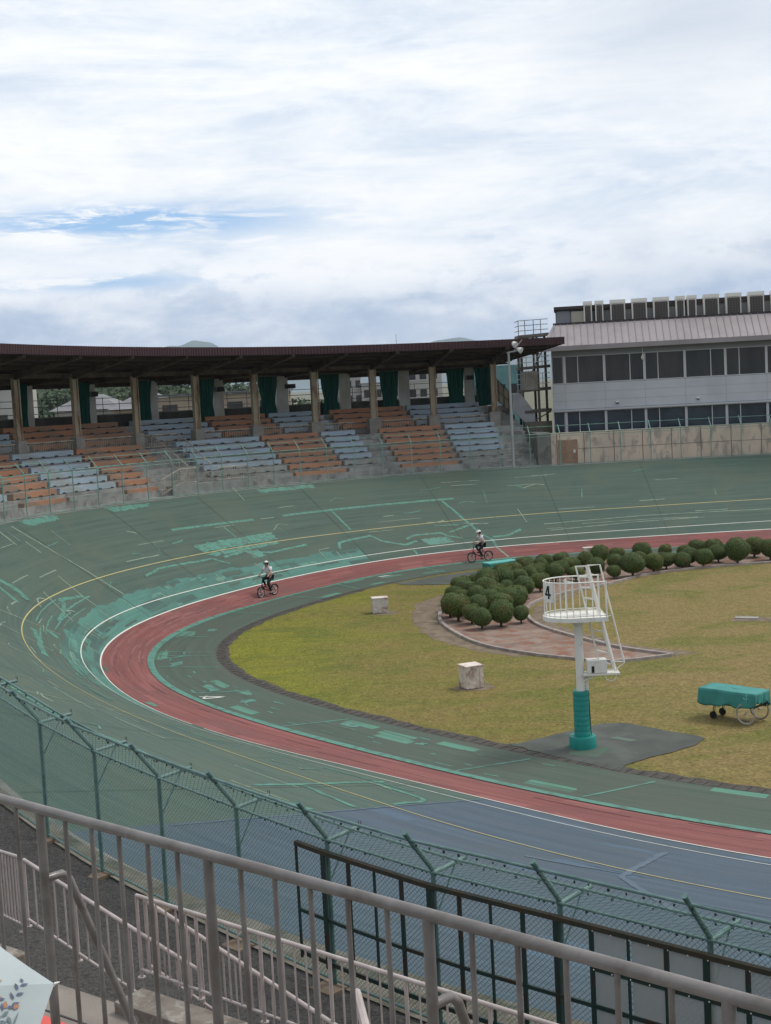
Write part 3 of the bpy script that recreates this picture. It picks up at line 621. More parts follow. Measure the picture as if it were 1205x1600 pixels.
for e in (1.3, 2.5, 3.7, 6.2, 7.6):
    mb = MB(); r = 7.98-.132*(e-.3); cbox(mb, 12.2 if e > 4 else 11.2, 48, e, e+.08, r-.16, r-.03, 1.0); mb.build('purlin', m_purlin, stand)
mb = MB(); cbox(mb, 12.9, 48, 4.9, 5.15, 6.95, 7.2, 1.0); mb.build('purlin', m_steelr, stand)
def uend(e): return 10.45+.27*e
mb = MB(); es = np.linspace(.3, 9.8, 9); top = []; bot = []
for e in es:
    q = np.linspace(uend(e), 48, 60); top.append([tuple(p) for p in SR(q, e, 8.04-.132*(e-.3))]); bot.append([tuple(p) for p in SR(q, e, 7.98-.132*(e-.3))])
mb.grid(top); mb.grid(bot)
mb.grid([[top[i][0] for i in range(9)], [bot[i][0] for i in range(9)]]); mb.grid([top[-1], bot[-1]])
rf = mb.build('roof', m_roof, stand)
mb = MB(); q = np.linspace(10.40, 48, 900); zz = (np.arange(900) % 4 < 2)*.035
a = np.array([S1(u, .27-z_, 7.92) for u, z_ in zip(q, zz)]); b = a.copy(); b[:, 2] += .48
mb.grid([[tuple(p) for p in a], [tuple(p) for p in b], [(p[0], p[1], p[2]) for p in SR(q, .36, 8.4)], [(p[0], p[1], p[2]) for p in SR(q, .36, 7.92)]]); mb.build('fascia', m_fascia, rf)
mb = MB(); q = np.linspace(0, 1, 60)
a = [S1(uend(.3+t*9.4), .3+t*9.4, 7.9-.132*t*9.4) for t in q]; b = [S1(uend(.3+t*9.4)-.05, .3+t*9.4, 8.4-.132*t*9.4-.2*t) for t in q]
mb.grid([a, b]); mb.build('fascia', m_fascia, rf)
mb = MB(); cbox(mb, 13.2, 48, 9.0, 9.18, 3.9, 4.74); mb.build('rear_wall', m_backwall, stand)
mb = MB(); cbox(mb, 13.2, 48, 8.96, 9.22, 4.74, 4.80); mb.build('wall_coping', m_concd, stand)
mb = MB(); cbox(mb, 13.2, 48, 9.0, 9.2, 6.45, 6.72); mb.build('rear_beam', m_purlin, stand)
PIL = [44.0, 40.4, 36.9, 33.35, 30.0, 26.9, 24.0, 21.4, 19.05, 16.78, 14.0]
names = ['beyond the left frame edge', 'at the far left end', 'behind the second column from left', 'behind the third column from left', 'behind the fourth column', 'left of the middle', 'at the middle of the stand', 'right of the middle', 'third from the right end', 'second from the right end', 'at the right end']
for i, u in enumerate(PIL):
    mb = MB(); cbox(mb, u-.21, u+.21, 8.72, 8.98, 4.0, 6.75); mb.build('rear_pillar', m_pillar, stand)
    if 39 < u: continue
    for side in ((1, -1) if i == 10 else (1,)):
        mb = MB(); n = 40; c0 = u+side*.62; wd = .38; rows = []
        for k in range(9):
            t = k/8; row = []
            sq = .72+.28*abs(t-.35)*1.6+.04*math.sin(9*t+i)
            for j in range(n):
                x = (j/(n-1)*2-1)*wd*sq*(1.25 if side < 0 else 1); row.append(S1(c0+x, 8.45+.06*math.sin(j*1.15+i)+.03*math.sin(j*.47), 4.05+t*2.7))
            rows.append(row)
        mb.grid(rows)
        side_txt = ' right side' if side < 0 else ''
        o = mb.build('curtain', m_curtain, None, True, origin=S1(c0, 8.5, 4.05))
        tag(o, 'dark green curtain hanging by the white rear pillar %s%s' % (names[i], ',' + side_txt if side_txt else ''), 'curtain', 'green curtains at the rear pillars')
for u, lab in ((30.0, 'third white pillar from left'), (24.0, 'fifth white pillar from left'), (21.15, 'pillar right of the stand middle'), (14.0, 'rightmost white pillar')):
    o = S1(u, 8.55, 6.0); t = wthing('loudspeaker', o, 'small black box loudspeaker fixed high on the %s' % lab, 'loudspeaker', 'black loudspeakers on the pillars')
    mb = MB(); cbox(mb, u-.16, u+.16, 8.4, 8.68, 5.9, 6.2); bx_ = mb.build('casing', m_black, t)
    mb = MB(); cbox(mb, u-.12, u+.12, 8.37, 8.40, 5.95, 6.15); mb.build('grille', m_dark, t)
mb = MB(); cbox(mb, 11.32, 12.02, .62, 5.2, -5, 2.15); mb.build('end_wall', m_concd, stand)
mb = MB()
for e in (5.9, 6.05):
    pass
A_ = [(12.35, 3.68), (12.30, 4.78), (11.87, 4.77), (11.2, 3.43), (11.22, 1.96)]
f = [S1(u, 5.9, r) for u, r in A_]; b = [S1(u, 6.05, r) for u, r in A_]
mb.add(f+b, [(0, 1, 2, 3, 4), (9, 8, 7, 6, 5)]+[(i, (i+1) % 5, 5+(i+1) % 5, 5+i) for i in range(5)]); mb.build('stair_parapet', mat('grey_plaster', (.40, .41, .43), .85, (.33, .335, .35), .8), stand)
mb = MB()      # stair flight behind the parapet
for k in range(9):
    u = 13.4-.23*k; cbox(mb, u-.23, u, 6.1, 7.4, 1.0, 4.0-.26*k)
mb.build('stair_flight', m_concd, stand)
mb = MB(); g0 = (13.25, 6.14, 4.60); g1 = (12.45, 4.98, 3.62)
mb.tube([S1(g0[0], 6.4, g0[1]), S1(g1[0], 6.4, g1[1])], .03, 6); mb.tube([S1(g0[0], 6.4, g0[2]), S1(g1[0], 6.4, g1[2])], .03, 6); mb.tube([S1(g0[0], 6.4, (g0[1]+g0[2])/2), S1(g1[0], 6.4, (g1[1]+g1[2])/2)], .02, 6)
for k in range(4):
    t = k/3; u = g0[0]+(g1[0]-g0[0])*t; mb.tube([S1(u, 6.4, g0[2]+(g1[2]-g0[2])*t), S1(u, 6.4, g0[1]+(g1[1]-g0[1])*t)], .03, 6)
mb.build('stair_railing', m_steelr, stand)
mb = MB(); mb.hexa([S1(13.25, 6.5, 4.62), S1(12.45, 6.5, 3.64), S1(12.45, 6.53, 3.64), S1(13.25, 6.53, 4.62)], [S1(13.25, 6.5, 6.1), S1(12.45, 6.5, 4.94), S1(12.45, 6.53, 4.94), S1(13.25, 6.53, 6.1)])
mb.build('stair_screen', mat('tan_screen', (.30, .27, .20), .85, (.22, .2, .15), 1.), stand)
# balustrades between the piers
BAYS = [(COLU[i], COLU[i+1]) for i in range(len(COLU)-1)]
bn = ['off to the left edge', 'leftmost', 'second from left', 'third from left', 'left of the gated stairs', 'right of the gated stairs', 'at the centre', 'third from the right', 'second from the right', 'rightmost']
for i, (a, b) in enumerate(BAYS):
    a -= .25; b += .25
    if i == 4: b += .9
    if i == 7: b += .6
    t = wthing('balustrade', S1((a+b)/2, 5, 2.63), 'cream barred balustrade between concrete piers, bay %s' % bn[i], 'balustrade', 'cream balustrades between the stand piers')
    mb = MB(); mb.tube([tuple(p) for p in SR(urange(a, b, .6), 4.95, 3.46)], .03, 6); mb.build('top_rail', m_railw, t)
    mb = MB(); mb.tube([tuple(p) for p in SR(urange(a, b, .6), 4.95, 2.74)], .022, 6); mb.build('bottom_rail', m_railw, t)
    mb = MB(); n = int((a-b)*1.3/.135)
    for k in range(1, n): u = a+(b-a)*k/n; mb.tube([S1(u, 4.95, 2.74), S1(u, 4.95, 3.46)], .014, 4, False)
    mb.build('bars', m_railw, t)
# benches
LOWER = [(44.8, 41.0, 'b', 'blue block cut by the left edge'), (40.6, 37.95, 'o', 'leftmost orange block'), (37.75, 34.15, 'b', 'blue block left of the gated stairs'), (33.95, 31.9, 'o', 'orange block beside the gated stairs'),
         (28.1, 23.95, 'b', 'wide blue block right of the stairs'), (23.8, 21.3, 'o', 'middle orange block'), (21.15, 19.75, 'b', 'narrow middle blue block'), (18.7, 16.1, 'o', 'right hand orange block'), (15.9, 13.6, 'b', 'blue block at the lamp pole')]
UPPER = [(44.5, 35.4, 'b', 'left blue block'), (35.2, 28.95, 'o', 'long left orange block'), (28.2, 24.95, 'b', 'blue block over the stairs'), (24.75, 22.25, 'o', 'middle orange block'), (22.1, 20.2, 'b', 'middle blue block'), (19.8, 16.95, 'o', 'right orange block'), (16.8, 13.7, 'b', 'right blue block')]
def bench(a, b, e, r, code, lab, grp, h=.22):
    col = {'o': m_orange, 'b': m_sky, 'g': m_grey}[code]; cn = {'o': 'orange', 'b': 'pale blue', 'g': 'bare grey'}[code]
    t = wthing('bench', S1((a+b)/2, e, r), '%s bench, %s' % (cn, lab), 'bench', grp)
    mb = MB(); cbox(mb, a, b, e+.06, e+.42, r+.03, r+.03+h); mb.build('seat', col, t)
    n = max(2, int((a-b)/.8)+1)
    for k in range(n):
        u = a-.25+(b-a+.5)*k/(n-1) if n > 1 else (a+b)/2
        mb = MB(); cbox(mb, u-.09, u+.09, e+.035, e+.36, r+.0, r+.085); mb.build('bracket', m_dark, t)
rn = ['front', 'second', 'third', 'fourth', 'fifth', 'sixth', 'seventh']
for a, b, code, nm in LOWER:
    for i in range(7):
        c2 = code; aa, bb = a, b
        if nm.startswith('orange block beside') and i >= 4: bb = 30.1
        if i == 0 and code == 'b': c2 = 'g'
        if code == 'b' and i == 1 and a < 29: c2 = 'g'
        bench(aa, bb, E0+ROW*i, WH+RISE*(i+1)-.10 if i == 0 else WH+RISE*(i+1), c2, '%s row up, %s, lower tier' % (rn[i], nm), 'painted benches of the lower tier', .285)
for a, b, code, nm in UPPER:
    for i in range(4):
        bench(a, b, 6.1+.7*i, 2.63+.34*(i+1), code, '%s row up, %s, upper tier' % (rn[i], nm), 'painted benches of the upper tier', .285)
# light stair handrails in front
def handrail(name, pts, label, bars=True, h=.85):
    t = wthing(name, pts[0], label, 'handrail', 'cream handrails of the grandstand stairs')
    top = [(p[0], p[1], p[2]+h) for p in pts]
    mb = MB(); mb.tube(top, .032, 6); mb.build('top_rail', m_railw, t)
    mb = MB(); mb.tube([(p[0], p[1], p[2]+.1) for p in pts], .022, 6); mb.build('bottom_rail', m_railw, t)
    mb = MB()
    for p, q in zip(pts[:-1], pts[1:]):
        n = max(2, int((Vector(p)-Vector(q)).length/(.16 if bars else .9)))
        for k in range(n+1):
            a = Vector(p).lerp(Vector(q), k/n); mb.tube([a, a+Vector((0, 0, h))], .016 if bars else .025, 5, False)
    mb.build('bars', m_railw, t)
handrail('stair_handrail', [S1(29.3, 4.8, 2.65), S1(29.75, 1.2, .75)], 'left cream handrail sloping down the central stairs of the lower tier', False)
handrail('stair_handrail', [S1(27.8, 4.8, 2.65), S1(28.35, 1.2, .75)], 'right cream handrail sloping down the central stairs of the lower tier', False)
handrail('landing_railing', [S1(31.9, .75, .12), S1(30.7, .75, .62), S1(29.6, .75, .62)], 'white barred railing with a sloping left end at the foot of the stairs', True, .9)
handrail('landing_railing', [S1(28.3, .75, .62), S1(26.7, .75, .62), S1(26.0, .75, .25)], 'white barred railing with a sloping right end beside the stairs', True, .8)
mb = MB(); cbox(mb, 31.2, 26.3, .68, 1.3, 0, .60); mb.build('stair_landing', m_grey, stand)
# pipe lattice behind the rear wall
pf = wthing('pipe_lattice', S1(28, 10.2, 0), 'dark pipe lattice standing behind the grandstand rear wall', 'fence')
mb = MB()
for r in (5.0, 5.42, 5.8): mb.tube([tuple(p) for p in SR(urange(12.6, 47, .8), 10.2, r)], .022, 5)
mb.build('rails', m_dark, pf)
for u in np.arange(13, 47, .78): mb = MB(); mb.tube([S1(u, 10.2, 3.6), S1(u, 10.2, 5.85)], .022, 5); mb.build('post', m_dark, pf)

# ------------------------------------------------------------------ far fence
ff = wthing('chain_link_fence', S1(20, .3, 0), 'pale green chain-link fence with outward arms along the far track edge', 'fence')
dense = np.linspace(-15, 47, 1500); pd = SR(dense, .32, 0); sl = np.r_[0, np.cumsum(np.hypot(*np.diff(pd[:, :2], axis=0).T))]
PU = np.interp(np.arange(0, sl[-1], 2.03)+.9, sl, dense)
for u in PU:
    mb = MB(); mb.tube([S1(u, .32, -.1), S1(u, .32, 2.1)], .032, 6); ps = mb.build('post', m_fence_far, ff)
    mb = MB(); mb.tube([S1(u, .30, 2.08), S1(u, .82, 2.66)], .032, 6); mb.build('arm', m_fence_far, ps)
for e, r, k in ((.32, 2.1, .024), (.32, 1.93, .018), (.78, 2.58, .018), (.32, .06, .022)):
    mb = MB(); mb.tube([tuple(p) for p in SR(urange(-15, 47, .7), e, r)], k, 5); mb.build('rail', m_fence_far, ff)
mb = MB()
for a, b in zip(PU[:-1], PU[1:]):
    for k in range(-14, 14):
        for sgn in (1, -1):
            x0, x1 = k/14., k/14.+1.0; r0, r1 = (.08, 1.92) if sgn > 0 else (1.92, .08)
            if x0 < 0: r0 = r0+(r1-r0)*(-x0); x0 = 0
            if x1 > 1: r1 = r1-(r1-r0)*((x1-1)/(x1-x0)) if x1 > x0 else r1; x1 = 1
            if x1-x0 < .03: continue
            mb.tube([S1(a+(b-a)*x0, .34, r0), S1(a+(b-a)*x1, .34, r1)], .0028, 3, False)
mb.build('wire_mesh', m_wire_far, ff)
# ------------------------------------------------------------------ beige wall on the right
bw = wthing('boundary_wall', S1(3, .8, -1), 'weathered beige panelled wall behind the fence on the right', 'wall')
edges = [11.3, 9.35, 5.8, 3.95, 2.3, .1, -1.9, -4, -6.2, -8.4, -10.6, -12.8, -15]
mb = MB(); cbox(mb, 10.95, -15, .80, .98, -.4, 2.05, .8); mb.build('wall', m_beige, bw)
mb = MB(); cbox(mb, 11.3, -15, .77, 1.0, 2.05, 2.11, .8); mb.build('coping', m_beige, bw)
mb = MB()
for u in np.arange(9.3, -15, -1.9): cbox(mb, u-.02, u+.02, .785, .82, -.3, 2.05)
cbox(mb, 10.95, -15, .788, .81, .98, 1.01, .8); mb.build('panel_joints', mat('joint_line', (.17, .12, .10), .9), bw)
mb = MB(); cbox(mb, 11.3, 10.99, .79, .96, -.3, 2.05); mb.build('wall_end', m_beige, bw)
mb = MB(); cbox(mb, 10.92, 9.75, .765, .80, .02, 1.62)
for u in (10.5, 10.1): cbox(mb, u-.02, u+.02, .75, .77, .02, 1.62)
dr = mb.build('door', m_doorw, bw)
mb = MB(); cbox(mb, 10.02, 9.9, .74, .76, .75, .95); mb.build('handle', m_acbox, dr)

# ------------------------------------------------------------------ judges' building on the right
BO = Vector((11.9, 97, 0)); ba = Vector((.992, -.125, 0)).normalized(); bb_ = Vector((-ba.y, ba.x, 0))
def BP(s, t, z): p = BO+ba*s+bb_*t; return (p.x, p.y, z)
def bbox(mb, s0, s1, t0, t1, z0, z1): return mb.hexa([BP(s0, t0, z0), BP(s1, t0, z0), BP(s1, t1, z0), BP(s0, t1, z0)], [BP(s0, t0, z1), BP(s1, t0, z1), BP(s1, t1, z1), BP(s0, t1, z1)])
bd = wthing('stadium_building', tuple(BO), 'white two storey building with ribbon windows and a brown metal roof', 'building')
LB = 34.
mb = MB(); bbox(mb, 0, LB, .25, 14, -.3, 12.3); mb.build('core', m_dark, bd)
mb = MB(); bbox(mb, 0, LB, 0, .3, 8.30, 10.02); bbox(mb, 0, .02, 0, 14, 5, 12.2); bbox(mb, 0, LB, -.02, .28, 5.0, 6.15); mb.build('wall', m_wallw, bd)
mb = MB(); bbox(mb, -.15, LB, -.22, .3, 8.16, 8.28); mb.build('string_course', m_wallw, bd)
mb = MB(); bbox(mb, 0, LB, 0, .3, 11.93, 12.42); mb.build('soffit_wall', m_eave, bd)
mb = MB()
for z in (8.86, 9.44): bbox(mb, 0, LB, -.006, .01, z-.008, z+.008)
for k in range(13): bbox(mb, .86+2.7*k-.008, .86+2.7*k+.008, -.007, .01, 8.3, 10.02)
mb.build('panel_joints', mat('pale_joint', (.26, .27, .29), .8), bd)
for z0, z1, gm, cutoff in ((10.10, 11.88, m_glass, 0), (6.15, 8.10, m_glass2, 0)):
    s = .06; first = True; k = 0
    mb = MB(); bbox(mb, 0, LB, .02, .2, z1, z1+.06); bbox(mb, 0, LB, .02, .2, z0-.06, z0); mb.build('window_rail', m_frame, bd)
    segs = [(.06, .72)]; x = .86
    while x < LB-2.6:
        segs += [(x+.09, x+.88), (x+.94, x+2.61)] if k % 2 == 0 else [(x+.09, x+1.70), (x+1.76, x+2.61)]
        x += 2.7; k += 1
    for a, b in segs:
        mb = MB(); bbox(mb, a, b, .12, .16, z0, z1); wn = mb.build('window', gm, bd)
        mb = MB(); bbox(mb, a-.03, a, .04, .2, z0, z1); bbox(mb, b, b+.03, .04, .2, z0, z1); mb.build('frame', m_frame, wn)
    x = .86; 
    while x < LB-1: mb = MB(); bbox(mb, x-.09, x+.06, -.02, .22, z0-.05, z1+.05); mb.build('mullion', m_frame, bd); x += 2.7
mb = MB(); f0 = [BP(-.75, -.8, 12.40), BP(LB, -.8, 12.40), BP(LB, 1.5, 14.05), BP(.25, 1.5, 14.05)]; f1 = [(p[0], p[1], p[2]+.12) for p in f0]
mb.hexa(f0, f1); mb.hexa([BP(-.75, -.8, 12.4), BP(.25, 1.5, 14.05), BP(.25, 6, 14.05), BP(-.75, 8, 12.4)], [BP(-.75, -.8, 12.52), BP(.25, 1.5, 14.17), BP(.25, 6, 14.17), BP(-.75, 8, 12.52)])
rr = mb.build('roof', m_broof, bd)
mb = MB(); s = -.2
while s < LB:
    mb.bar(BP(s, -.79, 12.55), BP(max(s, .3), 1.5, 14.20), .03, .05); s += .46
mb.build('standing_seams', m_broof, rr)
mb = MB(); bbox(mb, -.8, LB, -.86, -.80, 12.30, 12.62); mb.build('gutter', m_broof, rr)
mb = MB(); bbox(mb, -.75, LB, -.78, 0, 12.33, 12.385); mb.build('eave_board', m_dark, rr)
mb = MB(); bbox(mb, .2, LB, 1.42, 1.62, 14.1, 14.26); mb.build('ridge_cap', mat('dark_brown', (.05, .04, .04), .7), rr)
mb = MB(); bbox(mb, .4, LB, 2.7, 9, 14.0, 15.2); mb.build('roof_deck', mat('deck_grey', (.26, .265, .28), .85), bd)
mb = MB(); bbox(mb, .35, LB, 2.62, 2.72, 15.02, 15.42); bbox(mb, .3, 4.2, 2.4, 6, 15.2, 15.42); mb.build('parapet_cap', mat('dark_brown', (.05, .04, .04)), bd)
mb = MB(); bbox(mb, .5, 1.4, 2.60, 2.69, 14.1, 15.1); mb.build('roof_door', mat('door_grey', (.22, .23, .26), .7), bd)
mb = MB(); bbox(mb, 1.5, 2.7, 2.58, 2.69, 14.15, 15.05); mb.build('roof_panel', mat('cream_panel', (.46, .42, .35), .8), bd)
ac = [(358, 402), (412, 455), (483, 557), (583, 658), (683, 760), (787, 833), (840, 887), (915, 990), (1017, 1092), (1120, 1196), (1225, 1300), (1330, 1405)]
acl = ['first from left, narrow', 'second from left, narrow', 'third from left, wide', 'fourth from left, wide', 'fifth from left, wide', 'sixth from left, narrow', 'seventh from left, narrow', 'eighth from left, wide', 'ninth from left, wide', 'tenth from left, at the right edge', 'eleventh from left, beyond the frame', 'twelfth from left, beyond the frame']
for (a, b), lb in zip(ac, acl):
    s0 = (a-200)*.01418*1.035; s1 = (b-200)*.01418*1.035; s0 += .045; s1 -= .045; sm_ = (s0+s1)/2
    t = wthing('rooftop_unit', BP(sm_, 2.2, 14.17), 'cream rooftop cooling unit with dark front grille, %s' % lb, 'cooling unit', 'cooling units along the building roof')
    mb = MB(); bbox(mb, s0, s1, 1.85, 2.6, 14.05, 15.52); mb.build('casing', m_acbox, t)
    mb = MB(); bbox(mb, s0-.03, s1+.03, 1.78, 2.65, 15.42, 15.66); mb.build('top_hood', m_acbox, t)
    mb = MB(); bbox(mb, s0+.08, s1-.08, 1.825, 1.85, 14.22, 15.34); gr = mb.build('grille', m_grid, t)
    mb = MB(); n = 5 if s1-s0 > .8 else 3
    for k in range(1, n): x = s0+.05+(s1-s0-.1)*k/n; bbox(mb, x-.012, x+.012, 1.80, 1.825, 14.2, 15.40)
    for k in range(1, 7): z = 14.2+1.2*k/7; bbox(mb, s0+.05, s1-.05, 1.79, 1.80, z-.01, z+.01)
    mb.build('grille_bars', mat('grille_bar', (.15, .13, .12), .7), gr)
for s, z, lab in ((4.35, 8.62, 'left'), (9.75, 8.62, 'right')):
    t = wthing('dome_camera', BP(s, -.1, z), 'small dome lamp with dark underside on the white wall band, %s one' % lab, 'dome lamp', 'dome lamps on the white wall')
    mb = MB(); p = Vector(BP(s, -.12, z)); mb.cyl((p.x, p.y), .12, z, z+.09, 12, .05); mb.build('cap', m_whitepaint, t)
    mb = MB(); mb.cyl((p.x, p.y), .07, z-.09, z, 12, .115); mb.build('dome', m_black, t)
p = Vector(BP(6.15, -.15, 11.6)); t = wthing('wall_lantern', tuple(p), 'pale round lantern under the eave between upper windows', 'lantern')
mb = MB(); mb.cyl((p.x, p.y), .13, 11.55, 11.75, 12, .05); mb.cyl((p.x, p.y), .05, 11.42, 11.55, 12, .13); mb.build('lamp_head', m_whitepaint, t)
mb = MB(); mb.tube([(p.x, p.y, 11.7), (p.x, p.y, 12.2)], .02, 6); mb.build('stem', m_acbox, t)
# steel stair tower between stand and building
m_tsteel = mat('tower_steel', (.10, .085, .075), .7, (.16, .13, .11), 2.)
stt = wthing('steel_stair_tower', (10.8, 99, 0), 'dark steel stair tower with railings between grandstand and white building', 'stair tower')
for x, y in ((10.0, 98.4), (11.1, 98.4), (10.0, 100.6), (11.1, 100.6), (11.75, 99.3)):
    mb = MB(); mb.bar((x, y, -.3), (x, y, 13.5), .16, .16); mb.build('column', m_tsteel, stt)
for z in (13.35, 11.15, 9.6, 8.1):
    mb = MB(); mb.hexa([(9.8, 98.2, z), (11.95, 98.2, z+.1), (11.95, 100.8, z+.1), (9.8, 100.8, z)], [(9.8, 98.2, z+.2), (11.95, 98.2, z+.3), (11.95, 100.8, z+.3), (9.8, 100.8, z+.2)]); mb.build('platform', m_tsteel, stt)
for z0 in (13.5, 9.8, 11.3):
    mb = MB()
    for h in (.35, .7, 1.05): mb.tube([(9.85, 98.25, z0+h), (11.9, 98.25, z0+h+.05)], .025, 6); mb.tube([(9.85, 98.25, z0+h), (9.85, 100.7, z0+h)], .025, 6)
    for x in (9.85, 10.3, 10.9, 11.4): mb.tube([(x, 98.25, z0), (x, 98.25, z0+1.05)], .028, 6)
    mb.build('railing', m_frame if z0 < 13 else m_tsteel, stt)
mb = MB(); rows = [[], []]
for k in range(41): x = 9.9+1.15*k/40; y = 98.1+.03*math.sin(k*1.6); rows[0].append((x, y, 9.75)); rows[1].append((x, y, 11.05))
mb.grid(rows); mb.build('corrugated_panel', mat('old_white', (.42, .41, .38), .8, (.3, .27, .22), 1.), stt)
mb = MB(); mb.bar((10.0, 98.3, 9.7), (11.9, 98.3, 13.3), .08, .08); mb.bar((9.9, 98.3, 7.2), (11.9, 98.4, 8.2), .08, .08); mb.build('brace', m_tsteel, stt)
mb = MB(); rows = [[], []]
for k in range(31): x = 10.0+1.9*k/30; y = 98.0+.03*math.sin(k*1.9); rows[0].append((x, y, 4.5)); rows[1].append((x, y, 7.55))
mb.grid(rows); mb.build('corrugated_hoarding', mat('tan_sheet', (.21, .195, .145), .85, (.14, .13, .10), .8), stt)
# ------------------------------------------------------------------ lamp pole
lp0 = S1(13.49, .42, 0); lp = wthing('floodlight_pole', lp0, 'slender grey pole carrying two tilted floodlights beside the stand', 'floodlight pole')
X0, Y0, Z0 = lp0
mb = MB(); mb.tube([(X0, Y0, Z0-.1), (X0, Y0, 12.35)], .09, 10, rs=[.105, .075]); mb.build('pole', mat('pole_grey', (.33, .34, .33), .6), lp)
mb = MB(); mb.tube([(X0-.12, Y0, 12.3), (X0+.7, Y0-.05, 12.42)], .05, 8); mb.tube([(X0+.35, Y0, 12.4), (X0+.9, Y0-.1, 13.1)], .035, 6); mb.build('bracket', mat('pole_grey', (.33, .34, .33)), lp)
for dx, dz_, an in ((.38, .45, .5), (.72, .05, .95)):
    d = Vector((.25, -.75, -.6)).normalized(); d = Vector((math.sin(an), -.6, -.45)).normalized(); c0 = Vector((X0+dx, Y0-.15, 12.4+dz_))
    mb = MB(); mb.tube([c0-d*.22, c0-d*.08, c0+d*.14], .2, 14, rs=[.08, .14, .21]); h = mb.build('lamp_head', m_acbox, lp, True)
    mb = MB(); mb.tube([c0+d*.141, c0+d*.15], .18, 14); mb.build('lens', mat('lens', (.55, .57, .58), .15), h)

# ------------------------------------------------------------------ things far behind
def house(label, x0, x1, y0, y1, z1, m, roof=None, wins=(), zr=0, name='building', cat='building'):
    t = wthing(name, ((x0+x1)/2, y0, -.3), label, cat)
    mb = MB(); mb.box(((x0+x1)/2, (y0+y1)/2, z1/2-.2), (x1-x0, y1-y0, z1+.3)); mb.build('wall', m, t)
    if roof:
        mb = MB(); o = .6; ym = (y0+y1)/2
        if zr > 0: mb.add([(x0-o, y0-o, z1), (x1+o, y0-o, z1), (x1+o, y1+o, z1), (x0-o, y1+o, z1), (x0+2, ym, z1+zr), (x1-2, ym, z1+zr)], [(0, 1, 5, 4), (2, 3, 4, 5), (1, 2, 5), (3, 0, 4), (3, 2, 1, 0)])
        else: mb.box(((x0+x1)/2, ym, z1+.1), (x1-x0+.5, y1-y0+.5, .2))
        mb.build('roof', roof, t)
    for (a, b, c, d) in wins:
        mb = MB(); mb.box(((a+b)/2, y0-.02, (c+d)/2), (b-a, .06, d-c)); wn = mb.build('window', m_glass, t)
        mb = MB(); mb.box(((a+b)/2, y0-.07, c-.06), (b-a+.2, .12, .1)); mb.build('sill', m_frame, wn)
    return t
hw = mat('house_white', (.42, .41, .39), .85, (.36, .34, .31), .3); hb = mat('house_beige', (.34, .28, .21), .85, (.27, .22, .17), .3); rg = mat('tile_grey', (.13, .13, .145), .8, (.19, .19, .19), .6)
house('white block with grey cladding seen behind the left end of the stand', -47, -36.3, 140, 150, 12.6, hw, rg, [(-40, -38.6, 8.4, 9.6), (-38, -36.9, 8.4, 9.6), (-40, -38.6, 5.5, 6.8)])
house('low house with hipped grey tile roof behind the left bays', -34.5, -28.2, 150, 160, 9.6, hw, rg, [(-33, -31.8, 7.9, 9), (-31, -30, 7.9, 9)], 1.6)
house('low house with dark hipped roof in the third bay', -27.5, -22, 146, 156, 9.5, hb, rg, [(-26.8, -25.6, 7.9, 9)], 1.7)
house('long beige shed seen behind the middle bays', -21.5, -8.6, 130, 138, 10.55, hb, rg, [(-20+3*k, -18.6+3*k, 8.9, 9.8) for k in range(4)])
house('white apartment block left of the middle bays gap', -5.4, -2.2, 170, 180, 11.9, hw, rg, [(-5.0+1.1*k, -4.4+1.1*k, z, z+.9) for k in range(3) for z in (6.6, 8.6, 10.4)])
house('pale low apartment wing with small windows in the sixth bay', -2.1, 3.2, 168, 178, 10.7, hw, rg, [(-1.8+1.25*k, -1.0+1.25*k, z, z+.9) for k in range(4) for z in (6.9, 9.2)])
house('taller white apartment block behind the seventh bay', 3.3, 7.7, 172, 182, 12.6, hw, rg, [(3.7+1.3*k, 4.5+1.3*k, z, z+.9) for k in range(3) for z in (6.7, 8.9, 11.0)])
house('blue green netted building behind the stair tower', 8.6, 13.5, 132, 140, 11.9, mat('teal_net', (.13, .27, .27), .7, (.10, .2, .21), 1.), None, [(9+1.1*k, 9.6+1.1*k, 9.2, 10.1) for k in range(4)])
# wooded hill
hl = MB(); n = 40; rows = []
def hz_(x, y): return -.4+16.5*math.exp(-((x+88)/62)**2)*math.exp(-((y-420)/34)**2)+1.2*math.sin(x*.09)*math.exp(-((y-420)/40)**2)
for j in range(14):
    y = 330+j*14; rows.append([(-230+i*6.2, y, hz_(-230+i*6.2, y)-.05) for i in range(n)])
hl.grid(rows); struct(hl, 'hill', mat('forest_floor', (.03, .05, .02), .95), True)
wm = MB(); rq = random.Random(4)
for k in range(330):
    x = rq.uniform(-170, -12); y = rq.uniform(372, 430); z = hz_(x, y); 
    if z < .2 and x > -40: continue
    r0 = rq.uniform(2.0, 3.6); cz = z+r0*.4
    for q in range(70):
        d = Vector((rq.gauss(0, 1), rq.gauss(0, 1), rq.gauss(0, .8))).normalized()
        if d.y > .5: continue
        p = Vector((x, y, cz))+d*r0*rq.uniform(.75, 1.08); nn = (d+Vector((rq.gauss(0, .4), rq.gauss(0, .4), rq.gauss(0, .4)))).normalized(); a = nn.orthogonal().normalized(); b = nn.cross(a); s = rq.uniform(.35, .75)
        wm.add([p-a*s, p+b*s*.8, p+a*s, p-b*s*.8], [(0, 1, 2, 3)])
tag(wm.build('hillside_wood', m_wood), kind='stuff')
